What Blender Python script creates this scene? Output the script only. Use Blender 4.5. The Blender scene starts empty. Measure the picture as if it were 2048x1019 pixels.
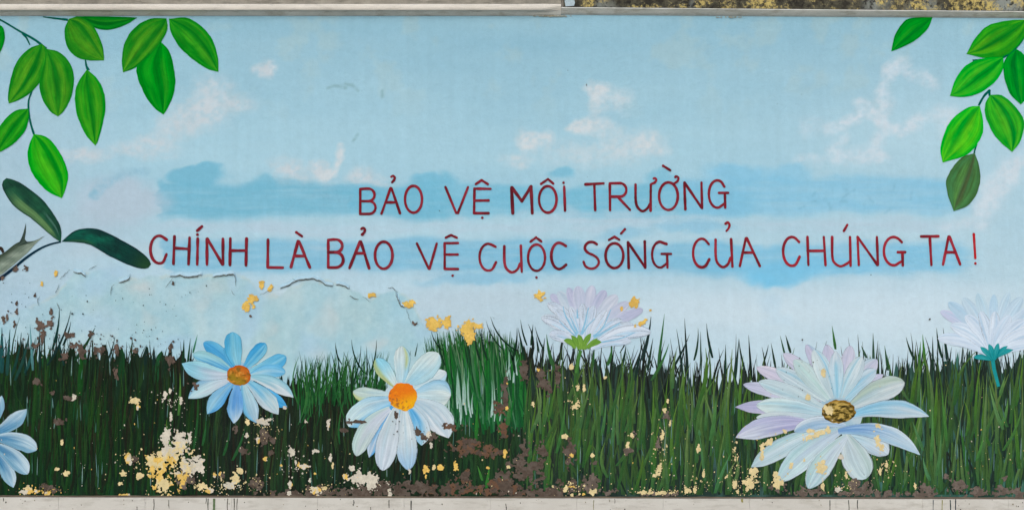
import bpy, math, random
import numpy as np
random.seed(7)
R = math.radians
scene = bpy.context.scene

# ------------------------------------------------------------------ camera
CZ, CD, PX = 1.5, 6.0, 500.0          # eye height, distance to the wall, picture pixels per metre on the wall
cam_d = bpy.data.cameras.new('camera')
cam = bpy.data.objects.new('camera', cam_d)
scene.collection.objects.link(cam)
cam.location = (0, -CD, CZ)
cam.rotation_euler = (R(90), 0, 0)
cam_d.sensor_width = 36.0
cam_d.lens = 36.0 * CD / (2048 / PX)
cam_d.clip_end = 500
scene.camera = cam

# ------------------------------------------------------------------ daylight (overcast)
SUN_ELEV, SUN_AZ = R(34), R(196)      # azimuth seen from above, clockwise from +Y: behind the camera, a little left
world = bpy.data.worlds.new('World')
scene.world = world
world.use_nodes = True
wn = world.node_tree.nodes
bg = wn['Background']
sky = wn.new('ShaderNodeTexSky')
sky.sky_type = 'NISHITA'
sky.sun_disc = False
sky.sun_elevation = SUN_ELEV
sky.sun_rotation = SUN_AZ
sky.air_density = 1.0
sky.dust_density = 4.0
sky.ozone_density = 1.0
world.node_tree.links.new(sky.outputs[0], bg.inputs[0])
bg.inputs[1].default_value = 0.12
sun_d = bpy.data.lights.new('sun', 'SUN')
sun_d.energy = 0.9
sun_d.angle = R(45)
sun_d.color = (1.0, 0.96, 0.90)
sun = bpy.data.objects.new('sun', sun_d)
scene.collection.objects.link(sun)
sun.location = (-2, -8, 9)
sun.rotation_euler = (R(90) - SUN_ELEV, 0, R(180) - SUN_AZ)

vs = scene.view_settings
vs.view_transform = 'Standard'
vs.look = 'None'
vs.gamma = 1.0
vs.use_curve_mapping = False
vs.exposure = EXPO = 0.22
vs.use_white_balance = True
vs.white_balance_temperature = 5850
vs.white_balance_tint = 8
scene.render.engine = 'CYCLES'
scene.cycles.transparent_max_bounces = 32
scene.cycles.max_bounces = 5

# ------------------------------------------------------------------ helpers
ALB = 0.86                            # picture tone -> pigment reflectance

def lin(c):
    c = np.asarray(c, float) / 255.0
    return np.where(c <= 0.04045, c / 12.92, ((c + 0.055) / 1.055) ** 2.4) * ALB

def lerp(a, b, t):
    return a + (b - a) * t

def sstep(a, b, x):
    t = np.clip((x - a) / (b - a), 0, 1)
    return t * t * (3 - 2 * t)

class VNoise:
    def __init__(self, seed, n=256):
        self.g = np.random.RandomState(seed).rand(n, n); self.n = n
    def at(self, x, y):
        x = np.asarray(x, float); y = np.asarray(y, float)
        xi = np.floor(x).astype(int); yi = np.floor(y).astype(int)
        fx = x - xi; fy = y - yi
        fx = fx * fx * (3 - 2 * fx); fy = fy * fy * (3 - 2 * fy)
        n = self.n
        a = self.g[yi % n, xi % n]; b = self.g[yi % n, (xi + 1) % n]
        c = self.g[(yi + 1) % n, xi % n]; d = self.g[(yi + 1) % n, (xi + 1) % n]
        return (a * (1 - fx) + b * fx) * (1 - fy) + (c * (1 - fx) + d * fx) * fy
    def fbm(self, x, y, o=4):
        s = 0; a = 0.5; t = 0
        for k in range(o):
            s = s + a * self.at(x * 2 ** k + 17.3 * k, y * 2 ** k + 9.1 * k); t += a; a *= 0.55
        return s / t
N1, N2, N3 = VNoise(1), VNoise(2), VNoise(3)

def W(x, y, d=0.0):
    """wall point for a picture-pixel position; d = millimetres in front of the plaster"""
    return ((x - 1024) / PX, -d * 0.001, CZ + (509.5 - y) / PX)

COL = scene.collection
def link(o, parent=None):
    COL.objects.link(o)
    if parent is not None:
        o.parent = parent
    return o

def empty(name, loc=(0, 0, 0), parent=None):
    o = bpy.data.objects.new(name, None)
    o.location = loc
    o.empty_display_size = 0.1
    return link(o, parent)

def mesh(name, verts, faces, mat, parent=None, cols=None, st=None, smooth=False):
    me = bpy.data.meshes.new(name)
    me.from_pydata([tuple(v) for v in verts], [], [tuple(f) for f in faces])
    if cols is not None:
        a = me.color_attributes.new('Col', 'FLOAT_COLOR', 'POINT')
        c = np.asarray(cols, np.float32)
        if c.shape[1] == 3:
            c = np.concatenate([c, np.ones((len(c), 1), np.float32)], 1)
        a.data.foreach_set('color', c.ravel())
    if st is not None:
        a = me.attributes.new('st', 'FLOAT_VECTOR', 'POINT')
        a.data.foreach_set('vector', np.asarray(st, np.float32).ravel())
    if smooth:
        for p in me.polygons: p.use_smooth = True
    me.materials.append(mat)
    o = bpy.data.objects.new(name, me)
    return link(o, parent)

def tag(o, label=None, cat=None, group=None, kind=None):
    if label: o['label'] = label
    if cat: o['category'] = cat
    if group: o['group'] = group
    if kind: o['kind'] = kind
    return o

# ------------------------------------------------------------------ materials
def new_mat(name):
    m = bpy.data.materials.new(name)
    m.use_nodes = True
    nt = m.node_tree
    return m, nt, nt.nodes, nt.links, nt.nodes['Principled BSDF']

def noise(nodes, links, vec, scale, detail=4, rough=0.55):
    n = nodes.new('ShaderNodeTexNoise')
    n.inputs['Scale'].default_value = scale
    n.inputs['Detail'].default_value = detail
    n.inputs['Roughness'].default_value = rough
    links.new(vec, n.inputs['Vector'])
    return n.outputs['Fac']

def mrange(nodes, links, v, a, b, c, d):
    n = nodes.new('ShaderNodeMapRange')
    for i, x in zip((1, 2, 3, 4), (a, b, c, d)): n.inputs[i].default_value = x
    links.new(v, n.inputs[0])
    return n.outputs[0]

def math_n(nodes, links, op, a, b):
    n = nodes.new('ShaderNodeMath'); n.operation = op
    for i, x in enumerate((a, b)):
        if isinstance(x, (int, float)): n.inputs[i].default_value = x
        else: links.new(x, n.inputs[i])
    return n.outputs[0]

def mixc(nodes, links, fac, a, b, blend='MIX'):
    n = nodes.new('ShaderNodeMix'); n.data_type = 'RGBA'; n.blend_type = blend
    for i, x in zip((0, 6, 7), (fac, a, b)):
        if isinstance(x, (int, float)): n.inputs[i].default_value = x
        elif isinstance(x, (tuple, list, np.ndarray)): n.inputs[i].default_value = tuple(x)[:3] + (1,)
        else: links.new(x, n.inputs[i])
    return n.outputs[2]

def mulc(nodes, links, col, v):
    n = nodes.new('ShaderNodeVectorMath'); n.operation = 'SCALE'
    links.new(col, n.inputs[0]); links.new(v, n.inputs['Scale'])
    return n.outputs[0]

def plaster_bump(nodes, links, pos, strength=0.55):
    a = noise(nodes, links, pos, 55, 5, 0.6)
    b = noise(nodes, links, pos, 330, 3, 0.6)
    s = math_n(nodes, links, 'ADD', math_n(nodes, links, 'MULTIPLY', a, 1.0), math_n(nodes, links, 'MULTIPLY', b, 0.55))
    n = nodes.new('ShaderNodeBump')
    n.inputs['Strength'].default_value = strength
    n.inputs['Distance'].default_value = 0.004
    links.new(s, n.inputs['Height'])
    return n.outputs[0]

def paint_mat(name, streak=0.0, grain=0.10, alpha=False, rough=0.62, sscale=(3.0, 26.0), blotch=0.0, rain=0.0):
    m, nt, nodes, links, bs = new_mat(name)
    ca = nodes.new('ShaderNodeAttribute'); ca.attribute_name = 'Col'
    geo = nodes.new('ShaderNodeNewGeometry')
    pos = geo.outputs['Position']
    col = ca.outputs['Color']
    g1 = noise(nodes, links, pos, 420, 2, 0.6)
    col = mulc(nodes, links, col, mrange(nodes, links, g1, 0.25, 0.75, 1 - grain, 1 + grain))
    if blotch:
        g2 = noise(nodes, links, pos, 26, 4, 0.6)
        col = mulc(nodes, links, col, mrange(nodes, links, g2, 0.3, 0.7, 1 - blotch, 1 + blotch))
    if rain:
        rm = nodes.new('ShaderNodeMapping'); rm.inputs['Scale'].default_value = (22, 22, 1.1)
        links.new(pos, rm.inputs['Vector'])
        col = mulc(nodes, links, col, mrange(nodes, links, noise(nodes, links, rm.outputs[0], 1, 5, 0.65), 0.3, 0.7, 1 + rain * .6, 1 - rain))
        pit = mrange(nodes, links, noise(nodes, links, pos, 150, 2, 0.5), 0.70, 0.76, 0, 0.35)
        col = mixc(nodes, links, pit, col, lin((120, 140, 145)))
    if streak or alpha:
        sa = nodes.new('ShaderNodeAttribute'); sa.attribute_name = 'st'
        mp = nodes.new('ShaderNodeMapping')
        mp.inputs['Scale'].default_value = (sscale[0], sscale[1], 1)
        links.new(sa.outputs['Vector'], mp.inputs['Vector'])
        sn = noise(nodes, links, mp.outputs[0], 1.0, 3, 0.6)
    if streak:
        col = mulc(nodes, links, col, mrange(nodes, links, sn, 0.3, 0.7, 1 - streak, 1 + streak))
    links.new(col, bs.inputs['Base Color'])
    bs.inputs['Roughness'].default_value = rough
    bs.inputs['Specular IOR Level'].default_value = 0.04
    links.new(plaster_bump(nodes, links, pos), bs.inputs['Normal'])
    if alpha:
        # dry brush: the stroke breaks up where its paint runs thin
        br = noise(nodes, links, pos, 240, 3, 0.65)
        k = math_n(nodes, links, 'ADD', math_n(nodes, links, 'MULTIPLY', sn, 0.65), math_n(nodes, links, 'MULTIPLY', br, 0.35))
        thr = math_n(nodes, links, 'SUBTRACT', 1.12, ca.outputs['Alpha'])
        d = math_n(nodes, links, 'SUBTRACT', k, math_n(nodes, links, 'MULTIPLY', thr, 0.72))
        links.new(mrange(nodes, links, d, -0.14, 0.14, 0, 1), bs.inputs['Alpha'])
    return m

M_SKY = paint_mat('sky_paint', grain=0.075, blotch=0.03, rough=0.7, rain=0.035)
M_LEAF = paint_mat('leaf_paint', streak=0.24, grain=0.14, sscale=(2.4, 16.0), rough=0.55, blotch=0.06)
M_PETAL = paint_mat('petal_paint', streak=0.14, grain=0.08, alpha=True, sscale=(1.6, 20.0), rough=0.58, blotch=0.03)
M_THIN = paint_mat('thin_petal_paint', streak=0.05, grain=0.06, alpha=True, sscale=(1.6, 7.0), rough=0.6)
M_LETTER = paint_mat('letter_paint', streak=0.06, grain=0.10, sscale=(1.0, 1.0), rough=0.6, blotch=0.10)
M_GRASS = paint_mat('grass_paint', streak=0.22, grain=0.16, sscale=(3.0, 3.0), rough=0.5, blotch=0.06)
M_DRYGRASS = paint_mat('dry_grass_paint', streak=0.2, grain=0.14, alpha=True, sscale=(2.5, 5.0), rough=0.5)
M_BARE = paint_mat('bare_plaster', grain=0.16, blotch=0.12, rough=0.9)

def stone_mat(name, c1, c2, scale=6, grain=0.12, bump=0.4, rough=0.85, dirt=None, dirt_amt=0.5):
    m, nt, nodes, links, bs = new_mat(name)
    geo = nodes.new('ShaderNodeNewGeometry'); pos = geo.outputs['Position']
    f = mrange(nodes, links, noise(nodes, links, pos, scale, 6, 0.62), 0.3, 0.7, 0, 1)
    col = mixc(nodes, links, f, lin(c1), lin(c2))
    if dirt is not None:
        mp = nodes.new('ShaderNodeMapping'); mp.inputs['Scale'].default_value = (14, 14, 60)
        links.new(pos, mp.inputs['Vector'])
        dn = mrange(nodes, links, noise(nodes, links, mp.outputs[0], 1, 5, 0.65), 0.5, 0.72, 0, dirt_amt)
        col = mixc(nodes, links, dn, col, lin(dirt))
    g = noise(nodes, links, pos, 380, 3, 0.6)
    col = mulc(nodes, links, col, mrange(nodes, links, g, 0.25, 0.75, 1 - grain, 1 + grain))
    links.new(col, bs.inputs['Base Color'])
    bs.inputs['Roughness'].default_value = rough
    bs.inputs['Specular IOR Level'].default_value = 0.25
    links.new(plaster_bump(nodes, links, pos, bump), bs.inputs['Normal'])
    return m

M_COPING = stone_mat('cream_coping_paint', (230, 223, 210), (214, 207, 194), 4, dirt=(130, 124, 112), dirt_amt=0.3)
M_COPETOP = stone_mat('grimy_coping_top', (166, 160, 146), (122, 117, 106), 9, dirt=(84, 80, 70), dirt_amt=0.7)
M_SOFFIT = stone_mat('grey_soffit', (232, 230, 220), (206, 206, 196), 7, dirt=(150, 140, 116), dirt_amt=.6)
M_PLINTH = stone_mat('cream_tile', (212, 209, 200), (194, 190, 180), 4, grain=0.07, bump=0.2, rough=0.55, dirt=(158, 152, 138), dirt_amt=.55)
M_LEDGE = stone_mat('dirty_ledge', (120, 108, 90), (84, 74, 64), 12, bump=0.5)
M_BACK = stone_mat('grey_render', (165, 160, 152), (140, 136, 128), 3)
M_GROUND = stone_mat('pavement_concrete', (158, 154, 147), (134, 131, 125), 1.5)
M_GROUT = stone_mat('tile_bedding', (186, 182, 172), (172, 168, 158), 8)

def mouldy_mat():
    m, nt, nodes, links, bs = new_mat('mouldy_concrete')
    geo = nodes.new('ShaderNodeNewGeometry'); pos = geo.outputs['Position']
    col = mixc(nodes, links, mrange(nodes, links, noise(nodes, links, pos, 22, 6, 0.7), 0.38, 0.6, 0, 1), lin((40, 37, 26)), lin((98, 94, 74)))
    mp = nodes.new('ShaderNodeMapping'); mp.inputs['Scale'].default_value = (4, 4, 1.5); mp.inputs['Location'].default_value = (5.3, 0, 0)
    links.new(pos, mp.inputs['Vector'])
    g = mrange(nodes, links, noise(nodes, links, mp.outputs[0], 1, 4, 0.6), 0.55, 0.66, 0, 0.85)
    col = mixc(nodes, links, g, col, lin((150, 156, 148)))
    y = mrange(nodes, links, noise(nodes, links, pos, 11, 8, 0.72), 0.49, 0.55, 0, 1)
    y2 = mrange(nodes, links, noise(nodes, links, pos, 85, 5, 0.75), 0.42, 0.52, 0.0, 1)
    col = mixc(nodes, links, math_n(nodes, links, 'MULTIPLY', y, y2), col, lin((198, 178, 104)))
    d = mrange(nodes, links, noise(nodes, links, pos, 60, 6, 0.75), 0.53, 0.60, 0, 0.9)
    col = mixc(nodes, links, d, col, lin((26, 24, 18)))
    links.new(col, bs.inputs['Base Color'])
    bs.inputs['Roughness'].default_value = 0.92
    links.new(plaster_bump(nodes, links, pos, 0.9), bs.inputs['Normal'])
    return m
M_MOULD = mouldy_mat()

# ------------------------------------------------------------------ setting: pavement
g = mesh('pavement', [(-60, -70, 0), (60, -70, 0), (60, 50, 0), (-60, 50, 0)], [(0, 1, 2, 3)], M_GROUND)
tag(g, kind='structure')

# ------------------------------------------------------------------ the mural wall and its built parts
wall = empty('mural_wall', (0, 0, 0))
tag(wall, 'long plastered wall painted with a blue sky, daisies, grass and red lettering', 'wall', kind='thing')

XL, XR = -420.0, 2470.0               # wall runs on past the picture on both sides
def box(name, x0, x1, y0, y1, z0, z1, mat, parent=wall, bev=0.0, dz=0.0):
    """box with optional small bevel on the long front edges; dz tilts its right end"""
    v = [(x0, y0, z0), (x1, y0, z0 + dz), (x1, y1, z0 + dz), (x0, y1, z0),
         (x0, y0, z1), (x1, y0, z1 + dz), (x1, y1, z1 + dz), (x0, y1, z1)]
    f = [(0, 1, 5, 4), (1, 2, 6, 5), (2, 3, 7, 6), (3, 0, 4, 7), (4, 5, 6, 7), (3, 2, 1, 0)]
    return mesh(name, v, f, mat, parent)

wx0, wx1 = W(XL, 0)[0], W(XR, 0)[0]
box('wall_core', wx0, wx1, 0.003, 0.22, 0.002, 2.60, M_BACK)

# ---- plinth: bedding, thin dirty ledge and tiles, each tile a part
ztop = W(0, 991.5)[2]; ztop_r = W(2048, 995.5)[2]
slope = (ztop_r - ztop) / (W(2048, 0)[0] - W(0, 0)[0])
def zpl(x): return ztop + slope * (x - W(0, 0)[0])
box('plinth_bedding', wx0, wx1, -0.011, 0.002, 0.002, zpl(wx0) - 0.0035, M_GROUT, dz=slope * (wx1 - wx0))
rp = random.Random(3)
tx = 120 - 172.2 * 4
while tx < XR:
    a, b = max(tx + 0.12, XL), min(tx + 172.08, XR)
    if b - a > 5:
        xa, xb = W(a, 0)[0], W(b, 0)[0]
        pro = -0.0185 - rp.uniform(0, 0.0007)
        za, zb = zpl(xa) - 0.001, zpl(xb) - 0.001
        bv = 0.0005
        v = [(xa, -0.011, 0.012), (xb, -0.011, 0.012), (xb, -0.011, zb), (xa, -0.011, za),
             (xa, pro + bv, 0.012), (xb, pro + bv, 0.012), (xb, pro + bv, zb), (xa, pro + bv, za),
             (xa + bv, pro, 0.012 + bv), (xb - bv, pro, 0.012 + bv), (xb - bv, pro, zb - bv), (xa + bv, pro, za - bv)]
        f = [(0, 1, 5, 4), (1, 2, 6, 5), (2, 3, 7, 6), (3, 0, 4, 7),
             (4, 5, 9, 8), (5, 6, 10, 9), (6, 7, 11, 10), (7, 4, 8, 11), (8, 9, 10, 11)]
        mesh('plinth_tile', v, f, M_PLINTH, wall)
    tx += 172.2
# ragged mortar fillet between mural and tiles
def ledge():
    n = 700
    xs = np.linspace(wx0, wx1, n)
    h = 0.0035 + 0.0045 * N2.fbm(xs * 9, xs * 0, 3)
    v = []; f = []
    for i, x in enumerate(xs):
        z = zpl(x) - 0.001
        v += [(x, -0.0165, z - 0.001), (x, -0.012, z + h[i] * 0.35), (x, -0.0042, z + h[i])]
    for i in range(n - 1):
        a = i * 3
        f += [(a, a + 3, a + 4, a + 1), (a + 1, a + 4, a + 5, a + 2)]
    return mesh('mortar_ledge', v, f, M_LEDGE, wall, smooth=True)
ledge()

# ---- coping: cream moulded strip on the left, mouldy beam on the right
xj = W(1122, 0)[0]
def sweep(name, sections, mat, parent=wall, smooth=False, caps=True):
    """sections: list of (x, [(y,z),...]) swept along x"""
    n = len(sections[0][1]); v = []; f = []
    for x, pr in sections: v += [(x, y, z) for y, z in pr]
    for k in range(len(sections) - 1):
        for i in range(n):
            j = (i + 1) % n
            f.append((k * n + i, k * n + j, (k + 1) * n + j, (k + 1) * n + i))
    if caps:
        f.append(tuple(range(n))[::-1]); L = (len(sections) - 1) * n
        f.append(tuple(range(L, L + n)))
    return mesh(name, v, f, mat, parent, smooth=smooth)

zs = 2.4545
dl = 0.024                                   # the lip stands this far off the wall; a sloped cove runs back under it
zl = zs + 0.0155
full = [(0.002, zl), (-dl + 0.006, zl), (-dl - 0.004, zl + 0.0004), (-dl - 0.010, zl + 0.003), (-dl - 0.0125, zl + 0.008), (-dl - 0.013, zl + 0.016),
        (-dl - 0.0115, zl + 0.023), (-dl - 0.005, zl + 0.0275), (-dl + 0.012, zl + 0.029), (0.002, zl + 0.029)]
mid = [(y + (0.003 if y < -0.02 else 0), z + (0.001 if y < -0.02 else 0)) for y, z in full]
worn = [(0.002, zl + 0.002), (-dl + 0.010, zl + 0.003), (-dl + 0.006, zl + 0.006), (-dl + 0.003, zl + 0.012), (-dl, zl + 0.017), (-dl - 0.002, zl + 0.021),
        (-dl - 0.002, zl + 0.025), (-dl + 0.002, zl + 0.028), (-dl + 0.012, zl + 0.030), (0.002, zl + 0.030)]
co = sweep('coping', [(wx0, full), (W(600, 0)[0], full), (W(1040, 0)[0], full), (W(1085, 0)[0], mid), (xj, worn)], M_COPING)
tag(co, 'cream rounded coping lip along the top left of the wall')
def cove(x, z0, z1, d): return (x, [(-0.0005, z0), (-d * .35, z0 + (z1 - z0) * .25), (-d, z1), (-d + 0.003, z1 + 0.003), (-0.0005, z1 + 0.003)])
sweep('coping_soffit', [cove(wx0, zs, zl - 0.0002, dl), cove(W(1040, 0)[0], zs, zl - 0.0002, dl), cove(xj, zs + 0.001, zl + 0.006, dl - .006)], M_SOFFIT)
ct = [(0.21, zl + 0.0305), (-dl + 0.010, zl + 0.0305), (-dl + 0.012, zl + 0.05), (-dl + 0.013, zl + 0.11), (-0.002, zl + 0.13), (0.21, zl + 0.145)]
sweep('coping_top', [(wx0, ct), (xj, ct)], M_COPETOP)
DR_ = 0.030
def zr(x): return 2.4590 - 0.0135 * (x - xj) / (W(2048, 0)[0] - xj)      # foot of the cove on the wall
def zf(x): return 2.4825 - 0.0165 * (x - xj) / (W(2048, 0)[0] - xj)      # its front edge
def beam(x, d):
    z = zf(x)
    return (x, [(0.21, z + 0.0035), (-d + 0.004, z + 0.0035), (-d, z + 0.005), (-d, z + 0.12), (-d + 0.03, z + 0.135), (0.21, z + 0.135)])
xm = W(2048, 0)[0]
mb = sweep('mouldy_beam', [beam(xj + 0.010, DR_ - .002), beam(xm, DR_ - .002), beam(wx1, DR_ - .002)], M_MOULD)
tag(mb, 'black and yellow moss stained concrete beam over the top right of the wall')
sweep('beam_soffit', [cove(xj + 0.0008, zr(xj), zf(xj), DR_), cove(xm, zr(xm), zf(xm), DR_), cove(wx1, zr(wx1), zf(wx1), DR_)], M_SOFFIT)

# ------------------------------------------------------------------ the painted sky (pigment with some light falloff painted in, strokes of cloud and blue)
def seg_dist(X, Y, pts):
    d = np.full(X.shape, 1e9)
    for (x0, y0), (x1, y1) in zip(pts[:-1], pts[1:]):
        dx, dy = x1 - x0, y1 - y0
        t = np.clip(((X - x0) * dx + (Y - y0) * dy) / (dx * dx + dy * dy + 1e-9), 0, 1)
        d = np.minimum(d, np.hypot(X - x0 - t * dx, Y - y0 - t * dy))
    return d

def paint_sky():
    step = 3.0
    xs = np.arange(XL, XR + 1, step); ys = np.arange(30.0, 1000.0, step)
    X, Y = np.meshgrid(xs, ys)
    wx = X + (N1.fbm(X / 60, Y / 40, 4) - 0.5) * 46
    wy = Y + (N2.fbm(X / 60, Y / 40, 4) - 0.5) * 34
    # base wash
    top = np.array([153, 194, 211.]); midc = np.array([169, 207, 222.]); low = np.array([188, 214, 226.])
    t1 = sstep(40, 330, Y)[..., None]; t2 = sstep(330, 640, Y)[..., None]
    c = lerp(lerp(top, midc, t1), low, t2)
    # the paler left border; at the right end brighter light is painted in
    c = lerp(c, np.array([172, 198, 212.]), (sstep(330, -20, X) * sstep(60, 330, Y) * 0.75)[..., None])
    c = lerp(c, np.array([187, 215, 227.]), (sstep(1350, 2048, X) * 0.60 * sstep(10, 300, Y))[..., None])
    c = lerp(c, np.array([200, 221, 231.]), (sstep(1180, 1560, X) * sstep(540, 625, Y + (N1.fbm(X / 150, Y / 60) - .5) * 50) * 0.9)[..., None])
    c = lerp(c, np.array([186, 208, 220.]), (sstep(560, 600, Y + (N2.fbm(X / 110, Y / 50) - .5) * 34) * sstep(780, 860, X) * sstep(1300, 1100, X) * 0.7)[..., None])
    # yellowish wash blotches high up
    yb = sstep(0.56, 0.74, N3.fbm(X / 55, Y / 55, 4)) * sstep(300, 90, Y) * 0.26
    c = lerp(c, np.array([186, 202, 196.]), yb[..., None])
    wash = (N1.fbm(X / 260, Y / 45 + 40, 4) - 0.5) * 13
    c = c + wash[..., None] * np.array([1.0, 0.7, 0.45])

    FT = N3.fbm(X / 9, Y / 7, 4); FS = N1.fbm(X / 70 + 31, Y / 5, 4)
    def dab(cx, cy, rx, ry, col, a, soft=0.5, warp=1.0, streak=0.0, tex=0.0):
        nonlocal c
        m = (np.abs(X - cx) < rx * 1.9 + 40) & (np.abs(Y - cy) < ry * 1.9 + 40)
        ux = lerp(X, wx, warp); uy = lerp(Y, wy, warp)
        r = np.hypot((ux - cx) / rx, (uy - cy) / ry)
        k = sstep(1 + soft * 0.6, 1 - soft, r) * a
        if streak:
            k = k * (1 - streak * sstep(0.45, 0.62, N3.fbm(X / 90, Y / 7, 3)))
        if tex: k = np.clip(k * (1 - tex + tex * 2.6 * sstep(.30, .68, FT)), 0, 1)
        k = np.where(m, k, 0)
        c = lerp(c, np.asarray(col, float), k[..., None])
    def brush(pts, r, col, a, warp=0.6):
        nonlocal c
        d = seg_dist(lerp(X, wx, warp), lerp(Y, wy, warp), pts)
        k = sstep(r * 1.25, r * 0.1, d) * a * (0.6 + .85 * sstep(.28, .72, FT))
        c = lerp(c, np.asarray(col, float), np.clip(k, 0, 1)[..., None])
    WH, WB, PK = (208, 218, 222), (198, 212, 220), (200, 212, 218)
    # soft clouds, left half
    for cx, cy, rx, ry, a in [(420, 175, 34, 24, .55), (395, 225, 55, 32, .6), (355, 250, 36, 22, .55), (470, 205, 42, 18, .5), (318, 288, 44, 16, .5),
                              (260, 300, 40, 14, .45), (525, 138, 20, 11, .75), (160, 312, 36, 14, .6), (190, 318, 30, 9, .4),
                              (575, 338, 26, 22, .6), (630, 338, 20, 16, .7), (730, 355, 34, 14, .6), (760, 372, 24, 10, .5), (600, 372, 60, 16, .5)]:
        dab(cx, cy, rx * 1.15, ry * 1.2, PK, min(1, a * 1.2), 0.85, tex=.32)
    brush([(640, 350), (668, 342), (676, 318), (684, 290)], 9, WH, .85)
    # clouds, middle
    for cx, cy, rx, ry, a in [(1200, 180, 24, 16, .75), (1192, 205, 18, 26, .55), (1235, 205, 30, 18, .45), (1158, 256, 17, 13, 1.0), (1185, 252, 26, 13, .75), (1215, 262, 34, 14, .4),
                              (1058, 282, 24, 16, .75), (1095, 280, 18, 14, .6), (1030, 318, 34, 12, .5), (1290, 280, 34, 22, .7), (1310, 300, 24, 16, .5), (1235, 290, 30, 18, .45), (1180, 310, 90, 22, .35)]:
        dab(cx, cy, rx * 1.12, ry * 1.2, WH, min(1, a * 1.05), 0.8, tex=.32)
    # clouds, right: thin wandering strokes
    for pts, r, a in [([(1790, 130), (1775, 160), (1768, 190), (1775, 210), (1765, 240)], 15, .7), ([(1780, 135), (1815, 128)], 12, .5),
                      ([(1820, 150), (1850, 155), (1868, 172)], 13, .6), ([(1660, 258), (1690, 245), (1712, 230), (1722, 214), (1745, 222), (1765, 240)], 11, .8),
                      ([(1765, 240), (1770, 260), (1760, 280), (1750, 300)], 16, .6), ([(1775, 258), (1800, 255), (1815, 262), (1830, 245), (1850, 230)], 10, .85),
                      ([(1880, 225), (1900, 235), (1890, 255)], 18, .6), ([(1660, 300), (1675, 285), (1690, 275)], 12, .5), ([(1660, 312), (1760, 308)], 13, .6),
                      ([(1590, 320), (1640, 318)], 9, .5), ([(1615, 255), (1640, 250)], 15, .3),
                      ([(2020, 330), (2000, 380), (1970, 410), (1960, 440)], 22, .75), ([(2040, 310), (2010, 350)], 14, .5), ([(1930, 440), (1890, 455)], 12, .6), ([(1975, 370), (1960, 400)], 16, .5)]:
        brush(pts, r * 1.35, (208, 221, 229), a * .85, 0.9)
    # upper blue band: overlapping strokes
    B1, B2 = (124, 186, 210), (122, 188, 214)
    def band(y0, y1, x0, x1, col, a, edge, seed):
        nonlocal c
        nz = VNoise(seed)
        hi = y0 + (nz.fbm(X / 95, X * 0, 4) - 0.5) * edge * 2
        lo = y1 + (nz.fbm(X / 120 + 50, X * 0, 4) - 0.5) * edge * 1.6
        ex = x0 + (nz.fbm(Y / 14, Y * 0 + 9, 3) - 0.5) * 44
        er = x1 + (nz.fbm(Y / 14, Y * 0 + 19, 3) - 0.5) * 70
        yy = lerp(Y, wy, 0.45)
        k = sstep(hi - 8, hi + 14, yy) * sstep(lo + 16, lo - 14, yy) * sstep(ex - 4, ex + 7, X) * sstep(er + 40, er - 40, X)
        rim = sstep(0.0, .85, k)
        k = k * np.clip(.25 + rim * .55 + .9 * (FS - .32), 0, 1.05) * a * (0.9 + 0.3 * (nz.fbm(X / 120, Y / 14, 4) - 0.3))
        c = lerp(c, np.asarray(col, float), np.clip(k, 0, 1)[..., None])
    band(362, 436, 312, 900, B1, .92, 14, 11)
    dab(395, 352, 62, 22, B1, .9, 0.25, 1.2)
    dab(520, 368, 24, 18, B1, .7, 0.4)
    band(366, 432, 700, 1500, B2, .85, 16, 12)
    dab(870, 356, 50, 14, B2, .8, 0.4); dab(1120, 350, 26, 14, B2, .7, 0.4); dab(1320, 350, 30, 14, B2, .6, 0.4)
    band(352, 428, 1360, 1930, (138, 196, 224), .8, 14, 13)
    dab(1470, 345, 70, 22, (136, 196, 225), .75, 0.5); dab(1580, 348, 50, 22, (136, 196, 225), .6, 0.5)
    # pale cloud strip between the two bands
    for cx, cy, rx, ry, a in [(460, 452, 170, 13, .85), (640, 462, 150, 12, .7), (850, 448, 130, 14, .75), (1050, 455, 120, 14, .6), (1200, 442, 110, 22, .65), (1330, 440, 110, 16, .5), (1600, 448, 140, 14, .6), (1780, 452, 160, 16, .7)]:
        dab(cx, cy, rx, ry, (184, 207, 221), a, 0.7, 1, 0.5)
    band(476, 545, 330, 1140, (130, 188, 216), .85, 10, 14)
    band(486, 548, 1040, 1480, (128, 188, 217), .85, 12, 15)
    band(484, 546, 1400, 1935, (132, 194, 224), .85, 12, 16)
    dab(960, 558, 120, 14, (136, 190, 217), .7, 0.6); dab(1250, 470, 60, 16, (140, 193, 219), .6, 0.6); dab(1390, 455, 80, 14, (138, 193, 220), .6, 0.6)
    dab(1560, 548, 90, 26, (130, 198, 230), .9, 0.45); dab(1600, 532, 150, 16, (130, 196, 228), .7, 0.6); dab(1525, 560, 40, 18, (128, 198, 231), .7, 0.5)
    dab(1535, 610, 22, 24, (170, 208, 230), .6, 0.7); dab(1550, 640, 40, 14, (178, 212, 232), .4, 0.7)
    for cx, cy, rx, ry, a in [(1310, 500, 20, 8, .5), (640, 490, 40, 7, .5), (372, 482, 30, 12, .5), (700, 545, 26, 10, .55), (1130, 420, 28, 12, .45), (1040, 425, 22, 9, .4), (870, 545, 40, 8, .3)]:
        dab(cx, cy, rx, ry, (186, 208, 220), a, 0.8)
    # pale mass left of the band
    dab(235, 405, 95, 50, (182, 200, 214), .85, 0.45); dab(150, 460, 150, 42, (178, 200, 213), .6, 0.6); dab(225, 500, 90, 24, (186, 204, 214), .5, 0.6)
    brush([(185, 390), (205, 372), (245, 350), (290, 342)], 12, (150, 192, 212), .6); brush([(178, 392), (190, 385)], 9, (146, 190, 210), .7)
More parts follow.
